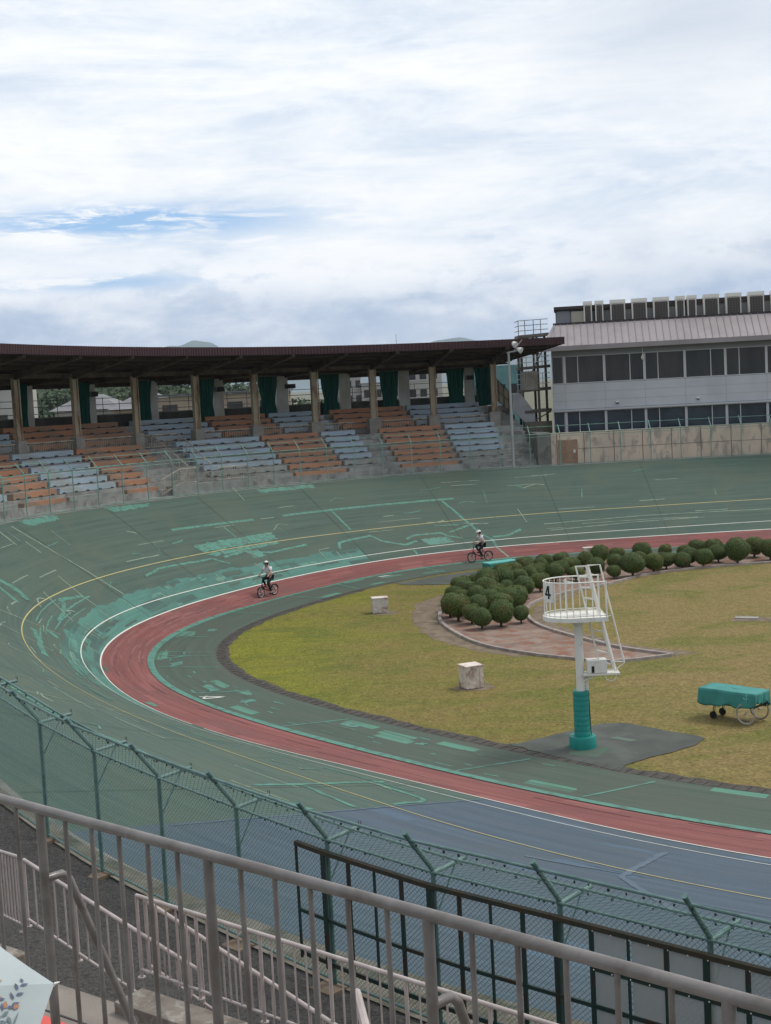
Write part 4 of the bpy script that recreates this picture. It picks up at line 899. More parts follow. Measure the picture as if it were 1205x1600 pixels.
def ridge(px, w_, h, y, name, seed):
    r_ = random.Random(seed); m_ = MB(); rows = [[], [], []]; ph = [r_.uniform(0, 6) for _ in range(4)]
    for i in range(81):
        t = i/80*2-1; hh = h*(max(0, 1-abs(t)**2.0))*(1+.06*math.sin(9*t+ph[0])+.035*math.sin(21*t+ph[1])+.015*math.sin(47*t+ph[2]))
        x = px+t*w_; rows[0].append((x, y-700, -1)); rows[1].append((x, y, hh)); rows[2].append((x, y+900, -1))
    m_.grid(rows); return struct(m_, name, m_mount, True)
ridge(-690, 560, 183, 5000, 'mountain', 1); ridge(190, 760, 158, 5200, 'mountain', 2); ridge(-200, 2600, 95, 5600, 'mountain', 5)
an = MB(); an.tube([(72, 5190, 130), (72, 5190, 190)], 1.0, 5); tag(an.build('radio_mast', m_steelr), 'thin radio mast on the far blue ridge above the stand roof', 'mast')
# ------------------------------------------------------------------ number tower on the lawn
TX, TY = 5.32, 39.69
def tw(dx, dz, dy=0.): return (TX+dx, TY+dy, dz)
tower = wthing('judge_tower', (TX, TY, 0), 'white lookout stand numbered 4 on a teal padded post with a ladder', 'lookout stand')
mb = MB(); mb.tube([tw(0, .02), tw(0, .34), tw(0, .36)], .38, 32, rs=[.385, .385, .37]); mb.build('base_pad', m_pad, tower, True)
mb = MB(); zs = []; rs = []
for k in range(9):
    z0 = .36+1.31*k/9; zs += [tw(.0, z0+.004), tw(.0, z0+.138), tw(.0, z0+.1455)]; rs += [.232, .232, .226]
mb.tube(zs, .23, 28, rs=rs); pd_ = mb.build('post_pad', m_pad, tower, True)
mb = MB(); mb.tube([tw(.215, 1.64, -.08), tw(.225, 1.0, -.09), tw(.235, .5, -.09), tw(.25, .37, -.1)], .012, 6); mb.build('lacing', m_dark, pd_)
mb = MB(); mb.cyl((TX, TY), .12, 1.6, 3.72, 24); mb.tube([tw(0, 3.55), tw(0, 3.76)], .12, 20, rs=[.12, .30]); mb.build('post', m_whitepaint, tower, True)
mb = MB(); mb.cyl((TX+.19, TY+.02), .045, 1.6, 2.14, 10); mb.tube([tw(.12, 1.75), tw(.19, 1.75)], .02, 6); mb.tube([tw(.12, 2.0), tw(.19, 2.0)], .02, 6); mb.build('side_pipe', m_whitepaint, tower)
# platform: round towards the left, straight on the right
pts = []
for k in range(25):
    a = math.pi/2+math.pi*k/24; pts.append((TX-.10+.87*math.cos(a), TY+.72*math.sin(a)))
pts += [(TX+.74, TY-.72), (TX+.74, TY+.72)]
mb = MB(); mb.prism(pts, 3.80, 3.87); pf_ = mb.build('platform', m_whitepaint, tower)
ring = [Vector((x, y, 0)) for x, y in pts]+[Vector((*pts[0], 0))]
mb = MB(); rows = [[], [], [], []]
for p in ring:
    for k, (sc, z) in enumerate(((1., 3.765), (1.0, 3.885), (1.02, 3.885), (1.02, 3.765))): q = Vector((TX, TY, 0))+(Vector((p.x, p.y, 0))-Vector((TX, TY, 0)))*(sc+.003); rows[k].append((q.x, q.y, z))
mb.grid(rows+[rows[0]]); mb.build('rim', m_whitepaint, pf_)
def along(path, s):
    for a, b in zip(path[:-1], path[1:]):
        l = (b-a).length
        if s <= l: return a.lerp(b, s/l)
        s -= l
    return path[-1]
guard = [Vector((TX+.72, TY+.70, 0))]+[Vector((TX+(x-TX)*.975, TY+(y-TY)*.975, 0)) for x, y in pts[:25]]+[Vector((TX+.72, TY-.70, 0))]
tot = sum((b-a).length for a, b in zip(guard[:-1], guard[1:]))
mb = MB(); mb.tube([(p.x, p.y, 4.88) for p in guard], .021, 8); mb.build('guard_rail', m_whitepaint, tower)
mb = MB(); mb.tube([(p.x, p.y, 3.93) for p in guard], .015, 6); mb.build('kick_rail', m_whitepaint, tower)
nb = 22
for k in range(nb+1):
    p = along(guard, tot*k/nb); mb = MB(); mb.bar((p.x, p.y, 3.87), (p.x, p.y, 4.88), .034, .016, (1, 0, 0)); mb.build('guard_bar', m_whitepaint, tower)
mb = MB(); mb.tube([(TX+.72, TY-.70, 3.87), (TX+.72, TY-.70, 4.90)], .026, 8); mb.tube([(TX+.72, TY+.70, 3.87), (TX+.72, TY+.70, 4.90)], .026, 8); mb.build('corner_post', m_whitepaint, tower)
# number board following the curve of the guard
def board_pt(t, z, off=0.):   # t along from the left end, metres
    a = R(197)+t/.85; return (TX-.10+(.865+off)*math.cos(a), TY+(.715+off)*math.sin(a), z)
mb = MB(); A = [[board_pt(t, z, .03) for t in np.linspace(0, .42, 8)] for z in (4.34, 4.86)]; B = [[board_pt(t, z, .045) for t in np.linspace(0, .42, 8)] for z in (4.34, 4.86)]
mb.grid(A); mb.grid(B); mb.grid([A[0], B[0]]); mb.grid([A[1], B[1]]); mb.build('number_board', m_whitepaint, tower)
nbd = [o for o in bpy.data.objects if o.name.startswith('number_board')][0]
four = [[(.20, .03), (.26, .03), (.26, .40), (.20, .40)], [(.07, .12), (.31, .12), (.31, .175), (.07, .175)], [(.07, .15), (.125, .15), (.25, .40), (.19, .40)]]
mb = MB()
for k, q in enumerate(four):
    mb.add([board_pt(x+.03, 4.40+y, .052+.002*k) for x, y in q], [(0, 1, 2, 3)])
mb.build('numeral', m_black, nbd)
# small pipe frame and boards inside the basket
mb = MB(); mb.bar(tw(-.25, 3.88, .55), tw(-.25, 4.82, .55), .07, .04); mb.bar(tw(-.05, 3.88, .55), tw(-.05, 4.70, .55), .05, .04); mb.bar(tw(-.30, 4.78, .55), tw(0, 4.70, .55), .05, .04); mb.build('control_stand', m_whitepaint, tower)
# ladder
def ladder(p0, p1, q0, q1, nr, name):
    mb = MB(); mb.bar(p0, p1, .045, .07, (0, 1, 0)); mb.bar(q0, q1, .045, .07, (0, 1, 0)); lad = mb.build(name, m_whitepaint, tower)
    p0, p1, q0, q1 = map(Vector, (p0, p1, q0, q1))
    for k in range(nr):
        t = .005+(k/(nr-1))*.95; m_ = MB(); m_.bar(p0.lerp(p1, t), q0.lerp(q1, t), .05, .035); m_.build('rung', m_whitepaint, lad)
    return lad
ladder(tw(0, 5.26, .05), tw(.56, 2.40, -.10), tw(.27, 5.28, -.1), tw(.93, 2.28, -.25), 10, 'ladder')
mb = MB(); mb.tube([tw(.36, 2.9+2.33, .25), tw(1.02, 2.2, .1)], .026, 8); mb.tube([tw(.40, 5.23, .32), tw(1.06, 2.2, .17)], .022, 8)
mb.tube([tw(.36, 5.23, .25), tw(.70, 5.26, .1), tw(1.27, 2.42, -.05), tw(1.03, 2.20, .05)], .024, 8)
mb.tube([tw(.66, 3.70, .2), tw(.93, 3.80, .0)], .02, 6); mb.tube([tw(.9, 2.45, .1), tw(1.26, 2.45, -.04)], .02, 6)
mb.build('ladder_handrail', m_whitepaint, tower)
mb = MB(); mb.box(tw(.58, 2.16, -.05), (1.05, .42, .05)); mb.bar(tw(.05, 1.95, -.05), tw(.5, 2.13, -.05), .05, .05); br = mb.build('bracket_shelf', m_whitepaint, tower)
mb = MB(); mb.box(tw(.47, 2.385, -.05), (.56, .38, .38)); bx2 = mb.build('instrument_box', m_whitepaint, tower, bevel=.012)
mb = MB(); mb.box(tw(.34, 2.31, -.243), (.075, .02, .19)); mb.build('opening', m_black, bx2)
mb = MB(); mb.tube([tw(.84+.16*math.cos(a), 2.12+.16*math.sin(a), -.2+.05*math.sin(a)) for a in np.linspace(0, 6.283, 25)], .013, 6); mb.build('hoop', m_whitepaint, tower)

# ------------------------------------------------------------------ white blocks on the grass
def concrete_block(x, y, sx, sy, h, rz, lab, seed, stain):
    t = thing('concrete_block', (x, y, 0), lab, 'block', 'white concrete blocks on the lawn', rz); r_ = random.Random(seed)
    bmx = bmesh.new(); bmesh.ops.create_cube(bmx, size=1.); bmesh.ops.subdivide_edges(bmx, edges=bmx.edges, cuts=5, use_grid_fill=True)
    for v in bmx.verts:
        v.co.x *= sx; v.co.y *= sy; v.co.z = (v.co.z+.5)*(h-.03)+.02
        v.co += Vector((r_.gauss(0, .006), r_.gauss(0, .006), r_.gauss(0, .004)))
    me = bpy.data.meshes.new('body'); bmx.to_mesh(me); bmx.free(); me.materials.append(stain); o = bpy.data.objects.new('body', me); COL.objects.link(o); o.parent = t
    b_ = o.modifiers.new('bevel', 'BEVEL'); b_.width = .012; b_.limit_method = 'ANGLE'; b_.segments = 2
    mb = MB(); mb.box((0, 0, h), (sx+.05, sy+.05, .05)); mb.build('cap', stain, t, bevel=.012)
    mb = MB(); mb.box((0, 0, .01), (sx-.06, sy-.06, .04)); mb.build('footing', m_concd, t)
    mb = MB(); mb.box((sx/2-.12, -sy/2-.012, h/2), (.05, .02, h-.08)); mb.build('edge_strip', stain, t)
    return t
st1 = mat('flaking_white', (.60, .54, .49), .85, (.50, .44, .39), 1.6, bump=.2, col3=(.27, .16, .11), scale3=1.5)
st2 = mat('stained_white', (.62, .56, .50), .85, (.50, .40, .33), 1.8, bump=.2, col3=(.24, .14, .10), scale3=2.0)
concrete_block(-.5, 65.6, .74, .55, .72, R(8), 'smaller off-white block on the grass left of the bush clump', 3, st1)
concrete_block(2.68, 48.4, .66, .62, .80, R(24), 'stained white block on a worn patch left of the tower', 5, st2)
concrete_block(11.9, 82.2, .8, .5, .5, R(5), 'low pinkish block behind the bushes beside the red lane', 6, st2)
# ------------------------------------------------------------------ teal covered stretcher cart
CC = Vector((10.27, 42.0, 0)); cx_ = Vector((1.42, -1.15, 0)).normalized(); 
cx_ = (Vector((11.19, 41.57, 0))-Vector((9.87, 42.9, 0))).normalized(); cy_ = Vector((-cx_.y, cx_.x, 0))
cart = thing('covered_cart', CC, 'low wheeled cart under a teal tarpaulin, standing on the dry grass', 'cart', rz=math.atan2(cx_.y, cx_.x))
HL, HW, HT = .98, .42, .96
def drape():
    mb = MB(); rows = []; n = 96
    per = []
    c = [(-HL, -HW), (HL, -HW), (HL, HW), (-HL, HW)]
    for a, b in zip(c, c[1:]+c[:1]):
        for k in range(n//4): t = k/(n//4); per.append((a[0]+(b[0]-a[0])*t, a[1]+(b[1]-a[1])*t))
    rq = random.Random(2)
    drops = [(.38+.10*math.sin(i*.13+.4)+.05*math.sin(i*.41)+.03*math.sin(i*.9)) for i in range(n)]
    for k in range(9):
        t = k/8; row = []
        for i, (x, y) in enumerate(per):
            l = math.hypot(x/HL, y/HW); d = Vector((x/HL**2, y/HW**2, 0)).normalized()
            bul = (t**.7)*(.014+.030*math.sin(i*.62+t*1.5)+.020*math.sin(i*1.31+.7*t)+.010*math.sin(i*2.3))
            z = HT-(t*drops[i]) - (.02 if k else 0)
            sag = 0
            row.append((x+d.x*bul, y+d.y*bul, z))
        rows.append(row)
    mb.grid(rows, closed=True)
    top = [[((x*s), (y*s), HT+.004*math.sin(x*5)*math.cos(y*7)-.006*(1-s)) for x, y in per] for s in (1., .8, .55, .3, .02)]
    mb.grid(top, closed=True)
    return mb
dm = drape(); cov = dm.build('cover', m_cloth, cart, True)
sl_ = cov.modifiers.new('thick', 'SOLIDIFY'); sl_.thickness = .006
mb = MB(); mb.bar((HL*.72, -HW-.045, .70), (HL*.72, -HW-.05, .95), .03, .01); mb.tube([(HL*.62, -HW-.07, .83), (HL*.70, -HW-.075, .79), (HL*.79, -HW-.07, .83)], .012, 6); mb.build('strap', mat('pale_teal', (.15, .42, .38), .6), cov)
mb = MB(); mb.bar((-HL+.05, -HW+.08, .52), (HL-.1, -HW+.08, .52), .04, .05); mb.bar((-HL+.05, HW-.08, .52), (HL-.1, HW-.08, .52), .04, .05); mb.bar((-HL+.1, -HW+.08, .52), (-HL+.1, HW-.08, .52), .04, .05); mb.bar((HL-.15, -HW+.08, .52), (HL-.15, HW-.08, .52), .04, .05)
for x in (-.6, .55):
    for y in (-HW+.08, HW-.08): mb.bar((x, y, .5), (x, y, .93), .03, .03)
mb.build('frame', m_dark, cart)
def wheel(parent, c, r, tyre_m=m_tyre, w_=.022, spokes=12, axis='y', hub=.03, rimw=.012):
    t = MB(); pts = [(c[0]+r*math.cos(a), c[1], c[2]+r*math.sin(a)) for a in np.linspace(0, 2*math.pi, 37)]
    t.tube(pts, w_, 8, False); o = t.build('wheel', tyre_m, parent, True)
    m_ = MB(); m_.tube([(c[0]+(r-w_-rimw*.5)*math.cos(a), c[1], c[2]+(r-w_-rimw*.5)*math.sin(a)) for a in np.linspace(0, 2*math.pi, 37)], rimw, 6, False); m_.build('rim', m_rim, o, True)
    m_ = MB()
    for k in range(spokes):
        a = 2*math.pi*k/spokes; m_.tube([(c[0], c[1]+(.02 if k % 2 else -.02), c[2]), (c[0]+(r-w_)*math.cos(a), c[1], c[2]+(r-w_)*math.sin(a))], .003, 4, False)
    m_.tube([(c[0], c[1]-.05, c[2]), (c[0], c[1]+.05, c[2])], hub, 8); m_.build('spokes', m_rim, o); return o
m_ptyre = mat('pale_tyre', (.34, .30, .25), .7)
for y in (-HW+.02, HW-.02): wheel(cart, (.62, y, .33), .31, m_ptyre, .02, 14)
for y in (-.26, .26):
    mb = MB(); mb.tube([(-.58, y-.025, .12), (-.58, y+.025, .12)], .115, 18); cw = mb.build('caster', m_black, cart)
    mb = MB(); mb.bar((-.58, y-.045, .12), (-.52, y-.045, .42), .03, .012); mb.bar((-.58, y+.045, .12), (-.52, y+.045, .42), .03, .012); mb.box((-.52, y, .46), (.16, .12, .05)); mb.build('fork', m_dark, cw)
# teal platform behind the bushes
tp = thing('teal_platform', (6.3, 78.5, 0), 'low teal topped platform at the red lane behind the bush clump', 'platform', rz=R(30))
mb = MB(); mb.box((0, 0, .42), (2.0, .75, .07)); mb.build('top', mat('light_teal', (.12, .42, .38), .5), tp, bevel=.01)
mb = MB(); mb.box((0, -.36, .26), (1.96, .03, .26)); mb.box((0, .36, .26), (1.96, .03, .26)); mb.box((-.97, 0, .26), (.03, .7, .26)); mb.box((.97, 0, .26), (.03, .7, .26)); mb.build('skirt', m_cloth, tp)
for x in (-.9, .9):
    for y in (-.3, .3): mb = MB(); mb.bar((x, y, 0), (x, y, .4), .05, .05); mb.build('leg', m_dark, tp)

# ------------------------------------------------------------------ riders
def skin_body(name, verts, edges, radii, m, parent, sub=1):
    me = bpy.data.meshes.new(name); me.from_pydata(verts, edges, []); o = bpy.data.objects.new(name, me); COL.objects.link(o)
    sk = o.modifiers.new('skin', 'SKIN'); sk.use_smooth_shade = True
    lay = me.skin_vertices[0].data
    for i, r_ in enumerate(radii):
        lay[i].radius = (r_, r_) if not isinstance(r_, tuple) else r_
    lay[0].use_root = True
    if sub: ss_ = o.modifiers.new('sub', 'SUBSURF'); ss_.levels = sub; ss_.render_levels = sub
    me.materials.append(m); o.parent = parent; return o
def rider(loc, rz, tilt, plab, blab, cap, bike_kind):
    bk = thing('bicycle', loc, blab, 'bicycle', 'black small-wheeled bicycles', rz); bk.rotation_euler.x = tilt
    rw, fw, wr = (-.50, 0, .275), (.56, 0, .275), .25
    wheel(bk, rw, wr, m_tyre, .027, 16, rimw=.017); wheel(bk, fw, wr, m_tyre, .027, 16, rimw=.017)
    mb = MB(); bb = (-.04, 0, .30); hd0, hd1 = (.46, 0, .62), (.40, 0, .86)
    mb.tube([hd0, (.25, 0, .40), bb], .026, 8); mb.tube([bb, (-.20, 0, .86)], .020, 8); mb.tube([hd0, hd1], .024, 8)
    for s in (-1, 1): mb.tube([(-.04, s*.03, .30), (rw[0], s*.06, rw[2])], .012, 6); mb.tube([(-.14, s*.02, .62), (rw[0], s*.06, rw[2])], .010, 6)
    mb.build('frame', m_black, bk)
    mb = MB()
    for s in (-1, 1): mb.tube([(.45, s*.03, .60), (.50, s*.055, .48), (fw[0], s*.055, fw[2])], .013, 6)
    mb.tube([(.45, -.04, .60), (.45, .04, .60)], .014, 6); mb.build('fork', m_black, bk)
    mb = MB(); mb.tube([hd1, (.37, 0, 1.0)], .014, 6); mb.tube([(.30, -.27, 1.02), (.36, -.18, 1.03), (.38, 0, 1.0), (.36, .18, 1.03), (.30, .27, 1.02)], .013, 8); hb_ = mb.build('handlebar', m_dark, bk)
    for s in (-1, 1): mb = MB(); mb.tube([(.31, s*.24, 1.02), (.27, s*.30, 1.015)], .02, 8); mb.build('grip', m_black, hb_)
    mb = MB(); mb.add([(-.36, -.08, .875), (-.36, .08, .875), (-.18, .06, .88), (-.02, .02, .87), (-.02, -.02, .87), (-.18, -.06, .88), (-.34, -.07, .83), (-.34, .07, .83), (-.18, .05, .84), (-.04, .015, .84), (-.04, -.015, .84), (-.18, -.05, .84)],
                      [(0, 1, 2, 3, 4, 5), (11, 10, 9, 8, 7, 6), (0, 6, 7, 1), (1, 7, 8, 2), (2, 8, 9, 3), (3, 9, 10, 4), (4, 10, 11, 5), (5, 11, 6, 0)]); mb.build('saddle', m_black, bk, bevel=.01)
    mb = MB(); mb.tube([(-.04, -.07, .30), (-.04, .07, .30)], .015, 6); mb.tube([(-.04, -.07, .30), (-.02, -.075, .46)], .012, 6); mb.tube([(-.04, .07, .30), (-.06, .075, .14)], .012, 6)
    mb.tube([(-.04+.08*math.cos(a), -.045, .30+.08*math.sin(a)) for a in np.linspace(0, 6.283, 19)], .008, 5, False)
    mb.box((-.02, -.12, .46), (.09, .09, .02)); mb.box((-.06, .12, .14), (.09, .09, .02)); mb.build('crankset', m_dark, bk)
    for c, a0, a1 in ((fw, .5, 2.6), (rw, .6, 3.0)):
        mb = MB(); rows = [[(c[0]+.295*math.cos(a), y, c[2]+.295*math.sin(a)) for a in np.linspace(a0, a1, 14)] for y in (-.035, .035)]; mb.grid(rows); mb.build('mudguard', m_black, bk)
    mb = MB()
    if bike_kind: mb.tube([(.50, 0, .78), (.56, 0, .78)], .04, 10); mb.build('headlight', m_rim, bk)
    else: mb.box((.60, 0, .56), (.05, .06, .06)); mb.build('headlight', m_rim, bk)
    bk.scale = (1.05, 1.05, 1.05)
    # person
    pr = thing('person', loc, plab, 'person', 'riders on the track', rz); pr.rotation_euler.x = tilt; pr.scale = (1.06, 1.12, 1.07)
    V = []; E_ = []; RR = []
    def vtx(p, r_, par=None):
        V.append(p); RR.append(r_)
        if par is not None: E_.append((par, len(V)-1))
        return len(V)-1
    pe = vtx((-.20, 0, .97), .125); ab = vtx((-.15, 0, 1.12), .115, pe); ch = vtx((-.06, 0, 1.32), .135, ab); nk = vtx((.0, 0, 1.47), .055, ch); hd = vtx((.035, 0, 1.56), .075, nk); hh = vtx((.04, 0, 1.65), .085, hd); ht = vtx((.03, 0, 1.71), .06, hh)
    vtx((.125, 0, 1.595), .018, hd)      # nose
    for s in (-1, 1):
        sh = vtx((-.04, s*.17, 1.40), .062, ch); e_ = vtx((.09, s*.25, 1.18), .042, sh); wr_ = vtx((.27, s*.265, 1.05), .028, e_); pm = vtx((.31, s*.27, 1.045), .034, wr_)
        for k in range(4):
            f1 = vtx((.345, s*(.245+.02*k), 1.05), .011, pm); f2 = vtx((.352-.003*k, s*(.246+.02*k), 1.015), .009, f1); vtx((.325, s*(.247+.02*k), .998), .008, f2)
        t1 = vtx((.30, s*.225, 1.035), .012, wr_); vtx((.325, s*.222, 1.00), .010, t1)
        up = s < 0
        hip = vtx((-.17, s*.09, .93), .092, pe); kn = vtx((.22, s*.12, .86), .062, hip) if up else vtx((.13, s*.11, .66), .062, hip)
        an_ = vtx((.0, s*.12, .54), .04, kn) if up else vtx((-.09, s*.12, .24), .04, kn)
        vtx((.06, s*.12, .48) if up else (.0, s*.12, .165), .036, an_)
    body = skin_body('body', V, E_, RR, m_skin, pr, 1)
    V = []; E_ = []; RR = []
    pe = vtx((-.20, 0, .99), .148); ab = vtx((-.155, 0, 1.12), .138, pe); ch = vtx((-.065, 0, 1.32), .155, ab); vtx((-.01, 0, 1.435), .072, ch)
    for s in (-1, 1): sh = vtx((-.04, s*.175, 1.395), .078, ch); vtx((.04, s*.225, 1.26), .070, sh)
    skin_body('shirt', V, E_, RR, m_shirt, pr, 1)
    V = []; E_ = []; RR = []
    pe = vtx((-.20, 0, .96), .140)
    for s in (-1, 1):
        up = s < 0; hip = vtx((-.17, s*.085, .93), .108, pe); kn = vtx((.22, s*.12, .86), .076, hip) if up else vtx((.13, s*.11, .66), .076, hip)
        vtx((.0, s*.12, .55) if up else (-.09, s*.12, .26), .055, kn)
    skin_body('trousers', V, E_, RR, m_trouser, pr, 1)
    for s in (-1, 1):
        z0 = .485 if s < 0 else .165; x0 = .03 if s < 0 else -.03
        V = []; E_ = []; RR = []; a = vtx((x0-.08, s*.12, z0+.02), .038); b = vtx((x0+.03, s*.12, z0+.01), .040, a); vtx((x0+.12, s*.12, z0), .028, b); skin_body('shoe', V, E_, RR, m_black, pr, 1)
    # cap, hair
    mb = MB(); rows = []
    for k in range(7):
        t = k/6*math.pi/2; rows.append([(.03+.112*math.cos(t)*math.cos(a)*1.05, .098*math.cos(t)*math.sin(a), 1.655+.095*math.sin(t)) for a in np.linspace(0, 2*math.pi, 17)])
    mb.grid(rows); cp = mb.build('helmet' if cap == 'white' else 'cap', m_whitepaint, pr, True)
    mb = MB(); mb.grid([[(.03+r_*math.cos(a), r_*.86*math.sin(a), z) for a in np.linspace(-1.1, 1.1, 11)] for r_, z in ((.10, 1.665), (.185, 1.645), (.185, 1.637), (.10, 1.655))]); mb.build('peak', m_black if cap != 'white' else m_whitepaint, cp)
    if cap != 'white':
        mb = MB(); mb.grid([[(.03+.122*math.cos(a), .106*math.sin(a), z) for a in np.linspace(0, 2*math.pi, 19)] for z in (1.625, 1.675)]); mb.build('dark_band', m_black, cp)
    mb = MB(); mb.grid([[(.02+r_*math.cos(a), r_*.92*math.sin(a), z) for a in np.linspace(.9, 2*math.pi-.9, 15)] for r_, z in ((.102, 1.66), (.106, 1.60), (.085, 1.53))]); mb.build('hair', m_black, pr, True)
    for s in (-1, 1):
        mb = MB(); mb.tube([(.098, s*.034, 1.625), (.116, s*.034, 1.625)], .012, 6); mb.build('eye', m_black, pr)
    mb = MB(); mb.box((.112, 0, 1.565), (.012, .045, .010)); mb.build('mouth', mat('lip', (.30, .12, .10), .6), pr)
    return bk
p1 = pos(np.array([34.66]), .45)[0]; p2 = pos(np.array([33.47]), .39)[0]
c = (Vector(p1)+Vector(p2))/2; d = Vector(p1)-Vector(p2)
rider((c.x, c.y, c.z-.02), math.atan2(d.y, d.x), 0, 'person in white shirt, dark trousers and black-and-white cap cycling, nearer the left', 'black bicycle under the nearer left rider, on the red lane', 'cap', 0)
p1 = pos(np.array([18.85]), -.1)[0]; p2 = pos(np.array([17.61]), -.1)[0]
c = (Vector(p1)+Vector(p2))/2; d = Vector(p1)-Vector(p2)
rider((c.x, c.y, .015), math.atan2(d.y, d.x)+.05, 0, 'person in white shirt and white cap cycling left near the bushes', 'black bicycle under the farther rider, on the lane edge by the bushes', 'white', 1)

# ------------------------------------------------------------------ near fence with its Y arms
NFP = [(62,1129,5.15),(147,1174,4.9),(248,1216,4.72),(369,1262,4.58),(511,1313,4.5),(677,1364,4.43),(875,1412,4.4),(1110,1470,4.4)]
def back(px, py, z):
    d = Fv+Rv*((px-602.5)/2200)-Uv*((py-800)/2200); t = (z-EYE)/d.z; return Vector((0, 0, EYE))+d*t
NF = [back(*p) for p in NFP]
st0 = NF[0]-NF[2]; NF = [NF[0]+(NF[0]-NF[1])*k*1.0+Vector((-.14*k, .25*k, .10*k)) for k in (5, 4, 3, 2, 1)]+NF+[NF[-1]+(NF[-1]-NF[-2])*k for k in (1, 2)]
FH = 2.05
nfence = wthing('chain_link_fence', tuple(NF[7]-Vector((0, 0, FH))), 'tall green chain-link fence with Y-shaped tops along the near track edge', 'fence')
run = (NF[-1]-NF[6]); run.z = 0; run.normalize(); inw = Vector((-run.y, run.x, 0)); 
if inw.y < 0: inw = -inw
outw = -inw
ai, ao, upper = [], [], []
for p in NF:
    mb = MB(); mb.tube([p-Vector((0, 0, FH+.1)), p], .035, 10); pst = mb.build('post', m_fence, nfence)
    a = p+outw*.50+Vector((0, 0, .66)); b = p+inw*.66+Vector((0, 0, .02))
    mb = MB(); mb.tube([p-Vector((0, 0, .02)), p+outw*.02+Vector((0, 0, .07)), a], .036, 12); mb.tube([a-(a-p).normalized()*.02, a+(a-p).normalized()*.012], .038, 12); mb.build('outer_arm', m_fence, pst, True)
    mb = MB(); mb.tube([p+Vector((0, 0, .0)), b], .030, 12); mb.build('inner_arm', m_fence, pst, True)
    mb = MB(); mb.tube([b-inw*.22-Vector((0, 0, .02)), p-Vector((0, 0, .62))], .012, 6); mb.build('brace', m_fence, pst)
    mb = MB()
    for k in (-.02, .02): mb.tube([b+run*k, b+run*k+Vector((0, 0, .08))], .005, 5)
    mb.build('bolt', m_gatet, pst)
    ai.append(p+inw*.44+Vector((0, 0, .02))); ao.append(p+outw*.43+Vector((0, 0, .52)))
def rail(path, r, name='rail', m=m_fence, n=8): mb = MB(); mb.tube(path, r, n); return mb.build(name, m, nfence, True)
rail([p+Vector((0, 0, .02))-inw*.03 for p in NF], .018); rail([p+inw*.0+Vector((0, 0, .03)) for p in ai], .020); rail([p+Vector((0, 0, .035)) for p in ao], .021); rail([p-Vector((0, 0, FH-.06)) for p in NF], .020)
def panel(mb, A, B, C, D, sx, r):      # diagonal wires on the quad A-B (top), D-C (bottom)
    L_ = (B-A).length; Hh = (A-D).length; n = int((L_+Hh)/sx)
    P = lambda x, y: A.lerp(B, x).lerp(D.lerp(C, x), y)
    for k in range(n+1):
        s = k*sx
        for fl in (0, 1):
            x0, y0 = (s, 0.) if s <= L_ else (L_, s-L_); x1, y1 = (s-Hh, Hh) if s >= Hh else (0., s)
            if fl: x0, x1 = L_-x0, L_-x1
            a = P(x0/L_, y0/Hh); b = P(x1/L_, y1/Hh)
            if (a-b).length > .03: mb.tube([a, b], r, 3, False)
mb = MB()
for i in range(len(NF)-1): panel(mb, NF[i], NF[i+1], NF[i+1]-Vector((0, 0, FH-.05)), NF[i]-Vector((0, 0, FH-.05)), .070, .0033)
mb.build('wire_mesh', m_wire, nfence)
mb = MB()
for i in range(len(NF)-1):
    panel(mb, ao[i], ao[i+1], NF[i+1], NF[i], .09, .0024); panel(mb, ai[i], ai[i+1], NF[i+1], NF[i], .12, .0020)
mb.build('overhang_mesh', m_wire, nfence)
mb = MB(); rq = random.Random(9)
for i in range(len(NF)-1):
    for path, st_ in ((NF, .11), (ao, .22), (ai, .3)):
        n = int((path[i+1]-path[i]).length/st_)
        for k in range(n):
            p = path[i].lerp(path[i+1], (k+rq.random()*.5)/n); q = rq.uniform(.010, .022); mb.box(p-Vector((0, 0, q*.8)), (q*1.2, q, q*1.6), rq.uniform(0, 3))
tag(mb.build('wire_ties', m_gate, nfence), kind='stuff')
# ------------------------------------------------------------------ dark steel screen on the near side of the fence
def fpt(s, dz, off=.10):       # s in posts from NF[9] (x about 511)
    i = int(math.floor(s)); i = max(0, min(i, len(NF)-2)); t = s-i; p = NF[i].lerp(NF[i+1], t)+outw*off; p.z += dz; return p
scr = wthing('steel_screen', tuple(fpt(11, -FH)), 'dark green steel frame with grey clear sheets fixed to the near fence', 'screen')
s0_, s1_ = 8.72, 14.0
mb = MB(); 
for a in np.arange(s0_, s1_-.01, .25):
    b = min(a+.25, s1_); mb.bar(fpt(a, -.14), fpt(b, -.14), .07, .06)
mb.build('top_angle', m_gatet, scr)
for dz, wd_ in ((-1.10, .05), (-1.72, .06)):
    mb = MB()
    for a in np.arange(s0_, s1_-.01, .5): mb.bar(fpt(a, dz), fpt(min(a+.5, s1_), dz), .03, wd_)
    mb.build('cross_rail', m_gate, scr)
k = 0; s = s0_
xs = [8.72]+[9.0+.25*i for i in range(0, 21)]
for i, s in enumerate(xs):
    if s > s1_: break
    ph = round((s-9)*4) % 4
    wd_ = .055 if ph in (1, 3) else (.075 if ph == 0 else .028)
    if i == 0: wd_ = .03
    mb = MB(); a = fpt(s, -.16); b = fpt(s, -1.80 if ph != 2 else -1.72); mb.bar(b, a, wd_, .03, tuple(outw)); mb.build('upright', m_gate, scr)
sh_m = bpy.data.materials.new('clear_sheet'); sh_m.use_nodes = True; t_ = sh_m.node_tree; pb = t_.nodes['Principled BSDF']
pb.inputs['Base Color'].default_value = (.36, .37, .35, 1); pb.inputs['Roughness'].default_value = .35
